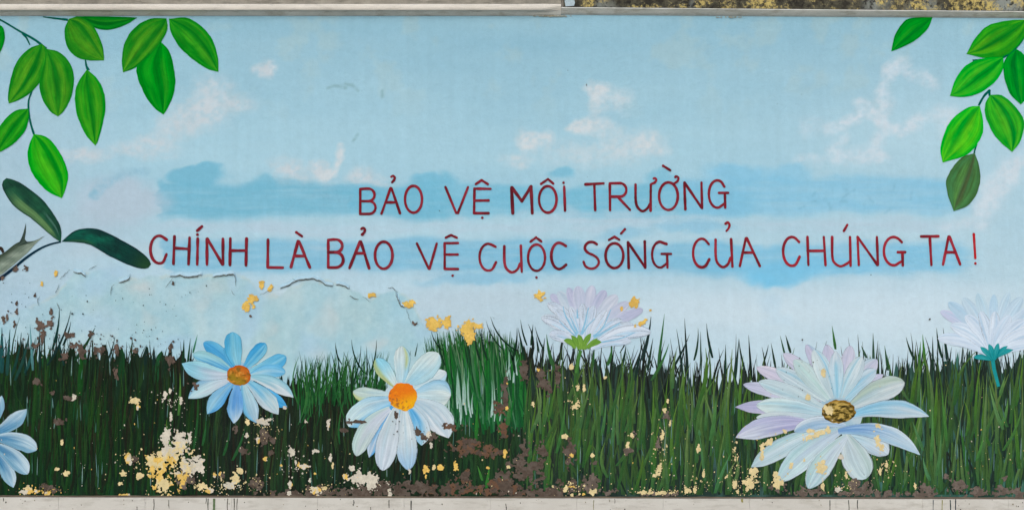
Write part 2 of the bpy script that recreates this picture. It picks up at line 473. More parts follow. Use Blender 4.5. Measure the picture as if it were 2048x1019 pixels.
    dab(1420, 620, 230, 44, (205, 223, 232), .6, 0.7); dab(1800, 610, 260, 48, (206, 225, 235), .6, 0.7); dab(1010, 600, 140, 26, (188, 208, 219), .5, 0.8)
    # loose older coat at lower left: greener, blotchy
    edge = np.interp(X, [-400, 0, 110, 150, 210, 250, 330, 360, 480, 530, 560, 600, 650, 690, 740, 790, 812, 830, 850, 900, 960],
                        [640, 640, 590, 545, 545, 560, 550, 552, 548, 590, 590, 566, 560, 572, 598, 578, 590, 615, 655, 670, 720])
    g = sstep(-5, 3, Y - edge + (N3.fbm(X / 20, Y / 20) - .5) * 16) * sstep(960, 890, X)
    gb = np.array([172, 205, 213.]) + ((N1.fbm(X / 45, Y / 60, 4) - .5) * 30)[..., None] * np.array([1, .45, .2])
    gb = gb + ((N2.fbm(X / 90, Y / 90, 3) - .5) * 16)[..., None] * np.array([-.4, .2, 1.0])
    gb = gb + ((N3.fbm(X / 11, Y / 11, 4) - .5) * 20)[..., None] * np.array([1, .8, .6])
    c = lerp(c, gb, (g * 0.9)[..., None])
    ed = np.exp(-((Y - edge + (N3.fbm(X / 20, Y / 20) - .5) * 16 - 1) / 3.2) ** 2) * sstep(900, 850, X) * sstep(.42, .6, N2.fbm(X / 24, Y / 24, 2))
    c = lerp(c, np.array([196, 206, 200.]), (ed * .55)[..., None])  # pale highlight on the coat's raised edge, painted into the colour
    for cx, cy, rx, ry, a in [(290, 580, 26, 16, .6), (420, 575, 40, 14, .35), (405, 605, 18, 20, .35), (560, 590, 40, 20, .25), (650, 650, 20, 30, .35), (290, 640, 14, 18, .3), (545, 655, 14, 16, .35), (745, 690, 20, 14, .5), (630, 705, 18, 14, .4), (660, 625, 14, 24, .28)]:
        dab(cx, cy, rx, ry, (204, 208, 206), a, 0.9)
    # bluish veils where the sky paint still clings
    for cx, cy, rx, ry, a in [(190, 570, 40, 22, .6), (235, 552, 26, 18, .6), (190, 640, 60, 26, .55), (500, 640, 22, 60, .6), (520, 590, 22, 30, .5), (615, 690, 20, 30, .5), (370, 690, 60, 16, .5), (850, 660, 24, 30, .5), (470, 560, 14, 30, .5), (60, 620, 60, 40, .35)]:
        dab(cx, cy, rx, ry, (170, 203, 224), a, 0.8)
    # traces of older lettering under the blue band
    for k in range(26):
        x = rp.uniform(470, 720) if k < 12 else rp.uniform(1490, 1830)
        y = rp.uniform(378, 418)
        brush([(x, y), (x + rp.uniform(-14, 14), y + rp.uniform(-14, 14))], 3.2, (128, 178, 202), .35, 0.1)
    for pts in [[(655, 178), (668, 174), (690, 178)], [(690, 170), (704, 172), (716, 182)], [(764, 182), (766, 194)], [(708, 280), (716, 270)]]:
        brush(pts, 4, (140, 176, 184), .6, 0.3)
    c = c + ((N2.fbm(X / 5, Y / 5, 2) - .5) * 5)[..., None]
    C = lin(np.clip(c, 0, 255)).reshape(-1, 3)
    ny, nx = X.shape
    bul = 4.0 * (N1.fbm(X / 300, Y / 300, 3) - 0.5)
    V = np.stack([(X - 1024) / PX, np.zeros_like(X), CZ + (509.5 - Y) / PX], -1).reshape(-1, 3)
    i = np.arange(ny * nx).reshape(ny, nx)
    F = np.stack([i[1:, :-1], i[1:, 1:], i[:-1, 1:], i[:-1, :-1]], -1).reshape(-1, 4)
    me = bpy.data.meshes.new('painted_sky')
    me.vertices.add(len(V)); me.vertices.foreach_set('co', V.ravel())
    me.loops.add(F.size); me.loops.foreach_set('vertex_index', F.ravel().astype(np.int32))
    me.polygons.add(len(F)); me.polygons.foreach_set('loop_start', np.arange(0, F.size, 4, dtype=np.int32))
    me.update(calc_edges=True)
    a = me.color_attributes.new('Col', 'FLOAT_COLOR', 'POINT')
    a.data.foreach_set('color', np.concatenate([C, np.ones((len(C), 1))], 1).astype(np.float32).ravel())
    me.materials.append(M_SKY)
    o = bpy.data.objects.new('plaster_face', me)
    link(o, wall)
    tag(o, 'pale blue painted sky with white clouds on the plaster')
paint_sky()

# ------------------------------------------------------------------ stroke and shape builders
def catmull(pts, n):
    P = np.asarray(pts, float)
    if len(P) == 2:
        return P[0] + (P[1] - P[0]) * np.linspace(0, 1, n)[:, None]
    Q = np.vstack([2 * P[0] - P[1], P, 2 * P[-1] - P[-2]])
    out = []
    for i in range(1, len(Q) - 2):
        p0, p1, p2, p3 = Q[i - 1], Q[i], Q[i + 1], Q[i + 2]
        for t in np.linspace(0, 1, 14, endpoint=False):
            out.append(0.5 * ((2 * p1) + (-p0 + p2) * t + (2 * p0 - 5 * p1 + 4 * p2 - p3) * t * t + (-p0 + 3 * p1 - 3 * p2 + p3) * t ** 3))
    out.append(P[-1])
    out = np.array(out)
    s = np.concatenate([[0], np.cumsum(np.hypot(*np.diff(out, axis=0).T))])
    u = np.linspace(0, s[-1], n)
    return np.stack([np.interp(u, s, out[:, 0]), np.interp(u, s, out[:, 1])], 1)

def grid_faces(n, m, off=0):
    return [(off + i * m + j, off + i * m + j + 1, off + (i + 1) * m + j + 1, off + (i + 1) * m + j) for i in range(n - 1) for j in range(m - 1)]

def ribbon(name, pts, w0, w1, col, mat, parent, d, n=14, jitter=0.0, col2=None, wm=None, seed=0):
    c = catmull(pts, n)
    t = np.gradient(c, axis=0); t /= np.linalg.norm(t, axis=1)[:, None] + 1e-9
    nrm = np.stack([-t[:, 1], t[:, 0]], 1)
    u = np.linspace(0, 1, n)
    w = lerp(w0, w1, u) * 0.5
    if wm is not None: w = w + (wm - (w0 + w1) / 2) * 0.5 * np.sin(np.pi * u)
    rr = np.random.RandomState(seed + 1)
    w = w * (1 + (rr.rand(n) - .5) * jitter)
    V, C, S = [], [], []
    for i in range(n):
        for s in (-1, 0, 1):
            p = c[i] + nrm[i] * w[i] * s
            V.append(W(p[0], p[1], d)); S.append((u[i] * 3 + seed, s * .5, seed * 1.7))
            cc = lin(col) if col2 is None else lerp(lin(col), lin(col2), u[i])
            C.append(cc * (1.0 if s == 0 else 0.92))
    return mesh(name, V, grid_faces(n, 3), mat, parent, C, S)

def leaf(name, base, left, right, tip, colf, mat, parent, d, mid=None, n=22, m=13, seed=0, alpha=None):
    L = catmull([base] + left + [tip], n); Rr = catmull([base] + right + [tip], n)
    Mid = catmull([base] + mid + [tip], n) if mid else (L + Rr) / 2
    V, C, S = [], [], []
    rr = np.random.RandomState(seed + 5)
    jl = 1 + (rr.rand(n) - .5) * 0.03
    size = np.hypot(*(np.array(tip) - np.array(base)))
    for i in range(n):
        t = i / (n - 1)
        for j in range(m):
            s = -1 + 2 * j / (m - 1)
            e = L[i] if s < 0 else Rr[i]
            p = Mid[i] + (e - Mid[i]) * abs(s) * jl[i]
            V.append(W(p[0], p[1], d))
            c = np.clip(np.asarray(colf(t, s, p), float), 0, 255)
            c3 = lin(c[:3])
            C.append(np.append(c3, c[3] / 255 if len(c) > 3 else 1.0))
            S.append((t + seed * 3.1, s * 0.5 + seed, seed * 0.37))
    return mesh(name, V, grid_faces(n, m), mat, parent, C, S)

def mix(a, b, t): return np.asarray(a, float) * (1 - t) + np.asarray(b, float) * t

# ------------------------------------------------------------------ painted leaves
def leaf_col(light, dark, rib, seed, flip=False):
    if light[1] > 110: light = (light[0] * .80, min(255, light[1] * 1.07), light[2]); dark = (dark[0], dark[1] * 1.06, dark[2])
    def f(t, s, p):
        if flip: s = -s
        k = N2.fbm(s * 7 + seed * 9.1, t * 2.4 + seed, 4)
        k3 = N1.fbm(p[0] / 14 + seed * 7, p[1] / 14, 3)
        c = mix(dark, light, np.clip((k - .24) * 3.4, 0, 1) * np.clip(.5 + 1.2 * k3, 0, 1))
        w = .34 * (1 - .55 * t) + .04
        c = mix(c, rib, .72 * sstep(-.05, .03, s) * sstep(w + .14, w - .12, s + (k - .5) * .25))
        c = mix(c, mix(light, (150, 180, 40), .35), .55 * sstep(-.02, -.10, s) * sstep(-.62, -.30, s) * sstep(.1, .35, t) * (.4 + k3))
        c = mix(c, mix(light, (170, 200, 60), .2), .45 * sstep(w + .05, w + .2, s) * sstep(.85, .6, s) * (.3 + k))
        c = mix(c, dark, .8 * sstep(.70, .96, abs(s)))
        return c
    return f
OL, DG, RB = (84, 138, 16), (8, 112, 10), (4, 104, 14)
MG, BG2 = (34, 142, 12), (0, 128, 16)
LEAVES = [
    ((84, 88), [(58, 98), (33, 125), (20, 165), (16, 195)], [(94, 100), (95, 125), (84, 158), (62, 185), (38, 200)], (18, 207), [(66, 130), (42, 175)], OL, DG, RB, 'olive green'),
    ((93, 98), [(88, 130), (79, 165), (84, 195), (100, 222)], [(120, 105), (142, 130), (148, 160), (142, 195), (128, 222)], (116, 233), [(113, 140), (121, 190)], (80, 136, 16), DG, RB, ''),
    ((150, 33), [(195, 33), (240, 34)], [(172, 45), (195, 58), (225, 59), (255, 48)], (275, 35.5), [(205, 45), (245, 42)], (12, 118, 14), (0, 96, 14), (0, 88, 12), ''),
    ((138, 38), [(129, 62), (135, 95), (155, 115), (180, 121)], [(160, 34), (185, 50), (203, 85), (208, 110)], (208, 121), [(165, 60), (190, 95)], (84, 132, 14), DG, RB, ''),
    ((322, 84), [(300, 105), (275, 130), (274, 150), (290, 190), (310, 217)], [(340, 105), (350, 150), (348, 185), (335, 217)], (327, 229), [(318, 130), (327, 180)], (22, 136, 12), (0, 118, 8), (0, 104, 10), ''),
    ((333, 37), [(300, 38), (270, 55), (250, 85), (244, 120)], [(335, 58), (325, 80), (305, 105), (275, 133)], (246, 145), [(300, 75), (265, 120)], (76, 134, 14), DG, RB, ''),
    ((338, 38), [(342, 65), (360, 95), (390, 122), (415, 138)], [(375, 36), (405, 55), (425, 80), (436, 115)], (437, 144), [(380, 65), (415, 105)], (58, 138, 16), (6, 118, 8), (0, 104, 12), ''),
    ((174, 139), [(155, 168), (150, 200), (156, 235), (172, 270)], [(195, 158), (208, 185), (211, 215), (205, 250), (196, 282)], (191, 291), [(181, 180), (190, 240)], (72, 142, 12), (10, 126, 6), (4, 110, 12), ''),
    ((57, 217), [(30, 222), (5, 245), (-8, 270)], [(58, 235), (50, 262), (30, 285), (8, 300)], (-6, 306), [(25, 250), (5, 282)], (58, 142, 12), (6, 122, 8), (0, 108, 10), ''),
    ((68, 268), [(57, 295), (57, 325), (70, 355), (95, 382)], [(95, 275), (120, 305), (136, 345), (132, 375)], (124, 396), [(95, 310), (120, 360)], (70, 160, 8), (6, 142, 6), (0, 116, 12), ''),
    ((-6, 48), [(-16, 75), (-10, 100)], [(6, 55), (10, 75), (5, 95)], (-3, 112), None, (20, 130, 14), (0, 112, 10), (0, 100, 12), ''),
    ((1865, 34.5), [(1838, 35), (1812, 40), (1792, 65), (1785, 88)], [(1855, 58), (1830, 81), (1803, 95)], (1782.5, 103), [(1830, 60), (1803, 84)], (6, 136, 20), (0, 118, 20), (0, 108, 24), ''),
    ((2052, 40), [(2020, 41), (1977, 51), (1950, 77)], [(2050, 72), (2018, 108), (1978, 117)], (1932.7, 108), [(2000, 70), (1960, 97)], (96, 156, 8), (10, 128, 16), (0, 108, 24), ''),
    ((2032, 98), [(2010, 119), (2007, 147), (2019, 186)], [(2049, 112), (2058, 150), (2052, 195)], (2041, 209), None, (12, 140, 26), (0, 122, 26), (0, 104, 32), ''),
    ((2006, 114.5), [(1967, 117), (1933, 130), (1911, 158)], [(2006, 138), (1989, 164), (1959, 186), (1928, 194)], (1899.5, 192), [(1955, 150), (1920, 180)], (70, 165, 24), (0, 148, 24), (0, 124, 26), ''),
    ((1980, 190), [(1970, 209), (1972, 237), (1993, 276)], [(2006, 192), (2036, 220), (2048, 246), (2041, 281)], (2024, 304), [(2008, 225), (2024, 265)], (80, 162, 24), (14, 138, 28), (0, 118, 36), ''),
    ((1959, 212), [(1933, 216), (1898, 246), (1881, 294)], [(1966, 242), (1963, 272), (1937, 307)], (1885, 325), [(1932, 250), (1903, 295)], (102, 180, 12), (8, 162, 26), (12, 140, 30), ''),
    ((1949, 306), [(1920, 317), (1894, 354), (1894, 384)], [(1958, 332), (1960, 363), (1950, 393), (1933, 412)], (1907, 422), [(1935, 345), (1917, 390)], (84, 116, 72), (64, 94, 52), (76, 80, 52), 'dull brown green leaf at the end of the right twig'),
]
for k, (b, l, r, t, m, cl, cd, cr, lab) in enumerate(LEAVES):
    o = leaf('painted_leaf', b, l, r, t, leaf_col(cl, cd, cr, k, k % 3 == 1), M_LEAF, wall, 1.7 + 0.05 * k, mid=m, seed=k)
    if lab and k == 17: o['label'] = lab

TW = (8, 92, 78)
for k, (pts, w0, w1) in enumerate([
        ([(-8, 36), (10, 45), (40, 63), (70, 80), (93, 98)], 3.5, 5), ([(45, 67), (53, 76), (60, 90)], 5, 2.5), ([(64, 182), (57, 205), (60, 240), (68, 269)], 3, 4.5),
        ([(171, 120), (173, 132), (177, 141)], 2.5, 6), ([(86, 34), (110, 37), (136, 40)], 2, 5),
        ([(2054, 66), (2032, 96), (2008, 114), (1985, 118), (1945, 122)], 4, 5.5), ([(1980, 180), (1968, 192), (1957, 211)], 5, 4), ([(1978, 180), (1979, 192)], 6, 4), ([(1953, 288), (1950, 298), (1948, 307)], 4, 3)]):
    ribbon('painted_twig', pts, w0, w1, TW, M_LEAF, wall, 1.55 + .01 * k, jitter=.25, seed=k)

# ------------------------------------------------------------------ dark seedling at the left
sd = empty('painted_seedling', (0, 0, 0), wall)
sd['label'] = 'dark green seedling with two leaves and a curled pale bud'
def seed_a(t, s, p):
    c = mix((24, 62, 48), (38, 92, 62), np.clip(N1.fbm(p[0] / 14, p[1] / 9, 3) * 2 - .6, 0, 1))
    c = mix(c, (98, 134, 82), .9 * sstep(-.12, -.30, s) * sstep(-1.0, -.8, s) * sstep(.02, .2, t) * sstep(.85, .6, t))
    c = mix(c, (18, 48, 44), .8 * sstep(.75, 1, abs(s)))
    return mix(c, (120, 160, 150), .5 * math.exp(-((s - .35) / .07) ** 2) * sstep(.05, .15, t) * sstep(.45, .3, t))
def seed_b(t, s, p):
    c = mix((16, 52, 48), (22, 92, 72), np.clip(N1.fbm(p[0] / 18, p[1] / 8, 3) * 2.4 - .7, 0, 1) * sstep(.9, .4, t))
    c = mix(c, (44, 78, 40), sstep(.72, .95, t) * .7)
    c = mix(c, (58, 104, 62), .7 * sstep(.45, .7, s) * sstep(.0, .1, t) * sstep(.42, .25, t))
    return mix(c, (12, 40, 46), .85 * sstep(.7, 1, abs(s)))
leaf('seedling_leaf', (122, 484), [(104, 472), (63, 437), (28, 412), (9, 384), (4, 366)], [(122, 456), (107, 427), (82, 396), (47, 369), (26, 359)], (13, 356), seed_a, M_LEAF, sd, 1.72, seed=31)
leaf('seedling_leaf', (123, 483), [(148, 462), (176, 456), (204, 460.6), (251, 484), (286, 506), (302, 525)], [(151, 484), (182, 490), (220, 512), (267, 533), (290, 537)], (297, 535), seed_b, M_LEAF, sd, 1.74, n=26, seed=32)
def seed_c(t, s, p):
    c = mix((150, 164, 148), (96, 112, 98), np.clip(N1.fbm(p[0] / 20, p[1] / 6, 3) * 1.6 - .4, 0, 1))
    return mix(c, (52, 66, 52), .9 * sstep(.1, -.9, s) + .0)
leaf('seedling_bud', (-14, 560), [(-14, 520), (8, 505), (30, 488), (46, 481), (56, 483), (72, 480)], [(8, 545), (36, 522), (58, 502), (72, 486)], (90, 471), seed_c, M_LEAF, sd, 1.70, seed=33)
leaf('seedling_bud', (34, 492), [(42, 478), (47, 465)], [(56, 486), (50, 478), (52, 462)], (52, 445.5), lambda t, s, p: mix((70, 86, 76), (40, 54, 48), abs(s)), M_LEAF, sd, 1.78, seed=34)
ribbon('seedling_stem', [(122, 483), (105, 487), (88, 493), (70, 503), (50, 517), (25, 538), (-12, 566)], 3.2, 7, (14, 52, 66), M_LEAF, sd, 1.8, n=24, col2=(16, 40, 62), jitter=.15)
ribbon('seedling_bud', [(-6, 500), (2, 496), (7, 505)], 8, 5, (52, 42, 34), M_LEAF, sd, 1.82, seed=3)

# ------------------------------------------------------------------ red lettering
RED = (128, 34, 46)
def arc(cx, cy, rx, ry, a0, a1, n=26):
    return [(cx + rx * math.cos(R(a)), cy + ry * math.sin(R(a))) for a in np.linspace(a0, a1, n)]

def strokes_mesh(name, strokes, parent, col, w, d, seed):
    V, F, C, S = [], [], [], []
    rr = np.random.RandomState(seed)
    for si, st in enumerate(strokes):
        pts = np.asarray(st, float)
        if len(pts) == 1:       # a dot
            c0 = pts[0]; b = len(V); V.append(W(c0[0], c0[1], d + si * .07)); C.append(lin(col)); S.append((0, 0, seed))
            for k in range(12):
                a = k * math.pi / 6; q = w * (0.50 + .10 * rr.rand())
                V.append(W(c0[0] + q * math.cos(a), c0[1] + q * math.sin(a), d + si * .07)); C.append(lin(col) * .9); S.append((k, 1, seed))
            for k in range(12): F.append((b, b + 1 + (k + 1) % 12, b + 1 + k))
            continue
        if len(pts) == 2:
            pts = pts[0] + (pts[1] - pts[0]) * np.linspace(0, 1, 9)[:, None]
        n = len(pts)
        t = np.gradient(pts, axis=0); t /= np.linalg.norm(t, axis=1)[:, None] + 1e-9
        nr = np.stack([-t[:, 1], t[:, 0]], 1)
        u = np.linspace(0, 1, n)
        hw = w * 0.5 * (1 + 0.30 * (N2.fbm(u * 3.2 + seed * 5.3 + si * 2.1, u * 0 + seed, 2) - .5)) + (rr.rand(n) - .5) * 0.35
        # rounded ends: extra rings past both ends
        P = [pts[0] - t[0] * hw[0] * .95, pts[0] - t[0] * hw[0] * .6] + list(pts) + [pts[-1] + t[-1] * hw[-1] * .6, pts[-1] + t[-1] * hw[-1] * .95]
        T = [nr[0], nr[0]] + list(nr) + [nr[-1], nr[-1]]
        H = [hw[0] * .35, hw[0] * .8] + list(hw) + [hw[-1] * .8, hw[-1] * .35]
        b = len(V)
        tone = 1 + (rr.rand() - .5) * .25
        dk = N3.fbm(np.linspace(0, 2.5, len(P)) + seed * 3.7 + si, np.zeros(len(P)) + seed, 2)
        for i in range(len(P)):
            for s in (-1, 0, 1):
                p = P[i] + T[i] * H[i] * s
                V.append(W(p[0], p[1], d + si * .07 + i * .0012))
                c = mix(col, (84, 26, 36), np.clip((dk[i] - .45) * 1.8, 0, .5))
                c = mix(c, (160, 62, 78), np.clip((.40 - dk[i]) * 2.0, 0, .45))
                C.append(lin(c) * tone); S.append((i * .3, s * .4, seed + si * .5))
        F += grid_faces(len(P), 3, b)
    return mesh(name, V, F, M_LETTER, parent, C, S)

def G_B(x0, x1, y0, ym, y1):
    h = (ym - y0) / 2; k = (y1 - ym) / 2
    return [[(x0, y0 + 2), (x0, y1)],
            [(x0, y0 + 1)] + [(x1 - h - 2 - 6, y0)] + arc(x1 - h - 3, ym - h, h, h, -90, 90, 18) + [(x0, ym)],
            [(x1 - h - 4, ym)] + arc(x1 - k - 1, y1 - k, k, k, -90, 90, 18) + [(x0, y1)]]
def G_O(x0, x1, y0, y1): return [arc((x0 + x1) / 2, (y0 + y1) / 2, (x1 - x0) / 2, (y1 - y0) / 2, -95, 268, 44)]
def G_A(ax, ay, lx, ly, rx, ry, by): 
    f = (by - ay) / (ly - ay); g2 = (by - ay) / (ry - ay)
    return [[(ax - 1, ay), (lx, ly)], [(ax + 1, ay), (rx, ry)], [(ax + (lx - ax) * f, by), (ax + (rx - ax) * g2, by)]]
def G_C(x0, x1, y0, y1, e0, e1):
    cx, cy, rx, ry = (x0 + x1) / 2 + 1, (y0 + y1) / 2, (x1 - x0) / 2 + 1, (y1 - y0) / 2
    body = arc(cx, cy, rx, ry, -62, -298, 38)
    return [catmull([e0] + [tuple(p) for p in body[1::4]] + [e1], 44).tolist()]
def G_U(lx, ty, x1, ty1, xb, by, jx, jy):
    """left stem, bowl, right stem"""
    return [catmull([(lx, ty), (lx + .3, by - 22), (lx + 4, by - 8), ((lx + jx) / 2 - 1, by), (jx - 6, by - 5), (jx, jy)], 34).tolist(), [(x1, ty1), (xb, by - 1)]]
def G_G(x0, x1, y0, y1, bx0, bx1, by, sx, ey):
    cx = (x0 + sx) / 2 + 1; rx = (sx - x0) / 2 + 1; cy = (y0 + y1) / 2; ry = (y1 - y0) / 2
    body = arc(cx, cy, rx, ry, -50, -312, 40)
    return [catmull([(sx - 1, ey)] + [tuple(p) for p in body[2::4]] + [(sx - 1, y1 - 8)], 46).tolist(), [(bx0, by), (bx1, by)], [(sx, by), (sx + .8, y1)]]
def hook(x, y, w=8, h=13):   # hoi above
    return [catmull([(x - w * .45, y - h * .35), (x, y - h * .5), (x + w * .42, y - h * .25), (x + w * .25, y + h * .15), (x - w * .25, y + h * .5)], 16).tolist()]
def circ(a, b, c): return [[a, b], [b, c]]

i_ = lambda x0, y0, x1, y1: [[(x0, y0), (x1, y1)]]
LET = [
 # first line
 (G_B(720.5, 752, 377, 402, 427.5), []), (G_A(782, 376, 763, 427, 800, 426, 404.4), [hook(786, 358)]), (G_O(810, 844, 371.5, 425), []),
 ([[(891, 374), (912, 425)], [(936, 374), (916, 425)], [(912, 425.5), (916, 425.5)]], []),
 ([[(949, 377), (948, 426)], [(949, 377), (981, 377.5)], [(949, 401), (977, 400.5)], [(948, 426), (977, 426)]], [circ((951.5, 368), (963, 360), (975.5, 368)), [[(964.5, 435.2)]]]),
 ([[(1023, 375), (1025.5, 426)], [(1024, 375), (1043.6, 402)], [(1043.6, 402), (1062, 373)], [(1062, 373), (1064.5, 426)]], []),
 (G_O(1078, 1113, 372, 425), [circ((1082, 367.5), (1096, 358), (1106.5, 367))]),
 (i_(1128.3, 373, 1130, 421), [[[(1127, 365.5)]]]),
 ([[(1171, 368.5), (1207, 366.5)], [(1188.5, 368), (1190.2, 420)]], []),
 ([[(1219.5, 367), (1220, 420)], [(1219.5, 366.5), (1240, 366)] + arc(1240, 379.5, 12.5, 13.5, -80, 80, 16) + [(1240, 393), (1221, 393)], [(1236, 394), (1260, 419.5)]], []),
 (G_U(1271, 369, 1301.5, 369, 1301, 422, 1300, 407), [[catmull([(1302, 368), (1309, 365), (1312.5, 360), (1310, 356), (1307, 357)], 14).tolist()]]),
 (G_O(1318, 1355.5, 364.5, 419.5), [[catmull([(1348, 367), (1355, 362), (1356.5, 355), (1352, 352.5), (1350.5, 354)], 14).tolist()], [[(1326, 331.5), (1340.5, 340.5)]]]),
 ([[(1368.5, 365), (1370.5, 418)], [(1369, 365), (1403, 415)], [(1402.8, 365), (1404, 416)]], []),
 (G_G(1417.5, 1456, 360.5, 415, 1437.5, 1456, 385.5, 1449.5, 373), []),
 # second line
 (G_C(301, 334, 471, 526, (333.5, 479), (333, 508)), []),
 ([[(349, 472.5), (347, 527)], [(379.3, 475), (377.2, 528)], [(349, 495.5), (378, 497.5)]], []),
 (i_(395.6, 477, 394.5, 528.5), [[[(395, 469)]], [[(394.5, 461), (404, 452.5)]]]),
 ([[(414, 477.5), (414, 528.5)], [(415, 477.5), (445, 528)], [(446, 477.5), (446, 528)]], []),
 ([[(460.7, 476.5), (460, 529.5)], [(493.2, 477), (492, 530.5)], [(461, 500.7), (492, 500.7)]], []),
 ([[(536, 479), (535.4, 534)], [(535.4, 534.3), (565.5, 534.8)]], []),
 (G_A(597.2, 482, 582, 533.5, 619.5, 534, 511.5), [[[(592.8, 464.3), (604, 472)]]]),
 (G_B(656.5, 687.5, 478.5, 504, 534.5), []),
 (G_A(720.8, 483, 699, 535.5, 738.3, 536, 506), [hook(726.5, 462)]),
 (G_O(750, 785, 483, 537), []),
 ([[(833.8, 486.5), (857.5, 537)], [(873.5, 486.5), (859, 537)]], []),
 ([[(889.3, 486), (889.3, 537)], [(889, 486), (916, 485.5)], [(889, 508.7), (915.5, 508.5)], [(889, 537.3), (916, 537.5)]], [circ((891.5, 474.8), (902, 469.8), (913.5, 474.8)), [[(905.3, 550.6)]]]),
 (G_C(959, 992, 487, 540.5, (991, 493), (992, 524)), []),
 (G_U(1008.5, 492, 1041.6, 491, 1043.4, 544, 1040, 527), []),
 (G_O(1056, 1090, 488.5, 541), [circ((1060.5, 483), (1072.2, 474.5), (1082.7, 482.5)), [[(1073, 554.4)]]]),
 (G_C(1102.5, 1132, 485, 537.5, (1131.5, 491.5), (1132, 529)), []),
 ([catmull([(1193.5, 488), (1187, 484), (1178, 484), (1171, 490), (1170, 498), (1176, 505), (1188, 510.5), (1196, 518), (1197, 527), (1190, 535), (1180, 536.5), (1171, 532), (1167, 523)], 40).tolist()], []),
 (G_O(1211, 1246.5, 486, 535.5), [circ((1217.5, 479.5), (1228.8, 473), (1238.5, 479)), [[(1242, 466.5), (1249.7, 458)]]]),
 ([[(1255.7, 484), (1257.4, 535.5)], [(1256, 484), (1290, 534)], [(1289.3, 482.5), (1290.5, 535)]], []),
 (G_G(1304, 1343, 483, 534.5, 1323, 1342, 507.2, 1334, 487.5), []),
 (G_C(1386, 1418.5, 477, 534, (1417.5, 488), (1418.5, 518)), []),
 (G_U(1431, 479, 1462, 478, 1464.7, 533.5, 1461, 515), [hook(1455, 453, 9, 17)]),
 (G_A(1492.4, 476, 1479.5, 531.5, 1519.5, 531.5, 504.7), []),
 (G_C(1566, 1599, 473.5, 531, (1598, 483.5), (1599, 513)), []),
 ([[(1614.7, 473.5), (1616.5, 529.5)], [(1647.4, 473.5), (1650.8, 529.5)], [(1615, 501.2), (1649, 501)]], []),
 (G_U(1664, 473.5, 1699.8, 473.5, 1701, 532, 1699, 523), [[[(1687.3, 461.5), (1694.3, 449.3)]]]),
 ([[(1714.8, 473.5), (1717.4, 529.5)], [(1715, 473.5), (1754.5, 529)], [(1753.5, 473.5), (1755.6, 529)]], []),
 (G_G(1767.5, 1811, 473.5, 530, 1795.5, 1810, 503.8, 1804.5, 484), []),
 ([[(1842, 472.5), (1876.5, 472)], [(1859.3, 473), (1862.5, 529.5)]], []),
 (G_A(1897.8, 473, 1885.8, 528.5, 1920, 528, 504), []),
 ([[(1947.3, 468), (1950.3, 515.5)]], [[[(1950.4, 526.2)]]]),
]
for k, (main, marks) in enumerate(LET):
    line2 = k >= 14
    col = RED if line2 else (128, 32, 44)
    if k >= 34: col = (150, 38, 50)
    if k == 44: col = (178, 36, 40)
    w = 5.9 if line2 and k < 24 else 5.3
    if k == 5: w, col = 6.4, (96, 28, 36)
    if k == 32: col = (104, 26, 38)
    o = strokes_mesh('letter', main, wall, col, w, 2.0, k)
    for q, mk in enumerate(marks):
        strokes_mesh('accent_mark', mk, o, col, w * .92, 2.4, 100 + k * 3 + q)

# ------------------------------------------------------------------ ragged blobs by marching squares
def march(field, x0, y0, h, d, colf):
    ny, nx = field.shape
    V, F, key = [], [], {}
    def vert(kx, ky, fx, fy):
        k = (kx, ky, fx is None)
        if k not in key:
            key[k] = len(V); V.append((fx, fy))
        return key[k]
    pos = field > 0
    cnt = pos[:-1, :-1].astype(int) + pos[:-1, 1:] + pos[1:, 1:] + pos[1:, :-1]
    for j, i in zip(*np.nonzero(cnt)):
        cs = [(i, j), (i + 1, j), (i + 1, j + 1), (i, j + 1)]
        poly = []
        for a in range(4):
            (xa, ya), (xb, yb) = cs[a], cs[(a + 1) % 4]
            fa, fb = field[ya, xa], field[yb, xb]
            if fa > 0:
                kk = ('c', xa, ya)
                if kk not in key: key[kk] = len(V); V.append((x0 + xa * h, y0 + ya * h))
                poly.append(key[kk])
            if (fa > 0) != (fb > 0):
                kk = ('e', min(xa, xb), min(ya, yb), 'h' if ya == yb else 'v')
                if kk not in key:
                    t = fa / (fa - fb); key[kk] = len(V)
                    V.append((x0 + (xa + (xb - xa) * t) * h, y0 + (ya + (yb - ya) * t) * h))
                poly.append(key[kk])
        if len(poly) >= 3: F.append(poly[::-1])
    P = np.array(V) if V else np.zeros((0, 2))
    if len(P) == 0: return None
    return [W(x, y, d) for x, y in P], F, lin(np.clip(colf(P[:, 0], P[:, 1]), 0, 255))

# ------------------------------------------------------------------ painted grass
SKX = [-420, 0, 60, 130, 200, 300, 380, 430, 520, 590, 605, 680, 760, 830, 880, 950, 1040, 1075, 1110, 1300, 1400, 1500, 1600, 1800, 1900, 2048, 2470]
SKY_ = [700, 705, 700, 700, 706, 714, 722, 745, 755, 760, 775, 778, 772, 770, 712, 690, 705, 722, 712, 722, 742, 738, 740, 728, 716, 718, 720]
def skyl(x): return np.interp(x, SKX, SKY_)
def zone_dark(x):
    xs = [-400, 100, 330, 480, 640, 800, 950, 1100, 1500, 1800, 2048, 2470]
    cs = np.array([(24, 50, 30), (22, 46, 28), (22, 40, 28), (26, 36, 30), (24, 40, 28), (24, 42, 30), (26, 46, 32), (30, 42, 38), (32, 44, 40), (32, 50, 44), (36, 58, 50), (36, 58, 50)], float)
    return np.stack([np.interp(x, xs, cs[:, i]) for i in range(3)], -1)
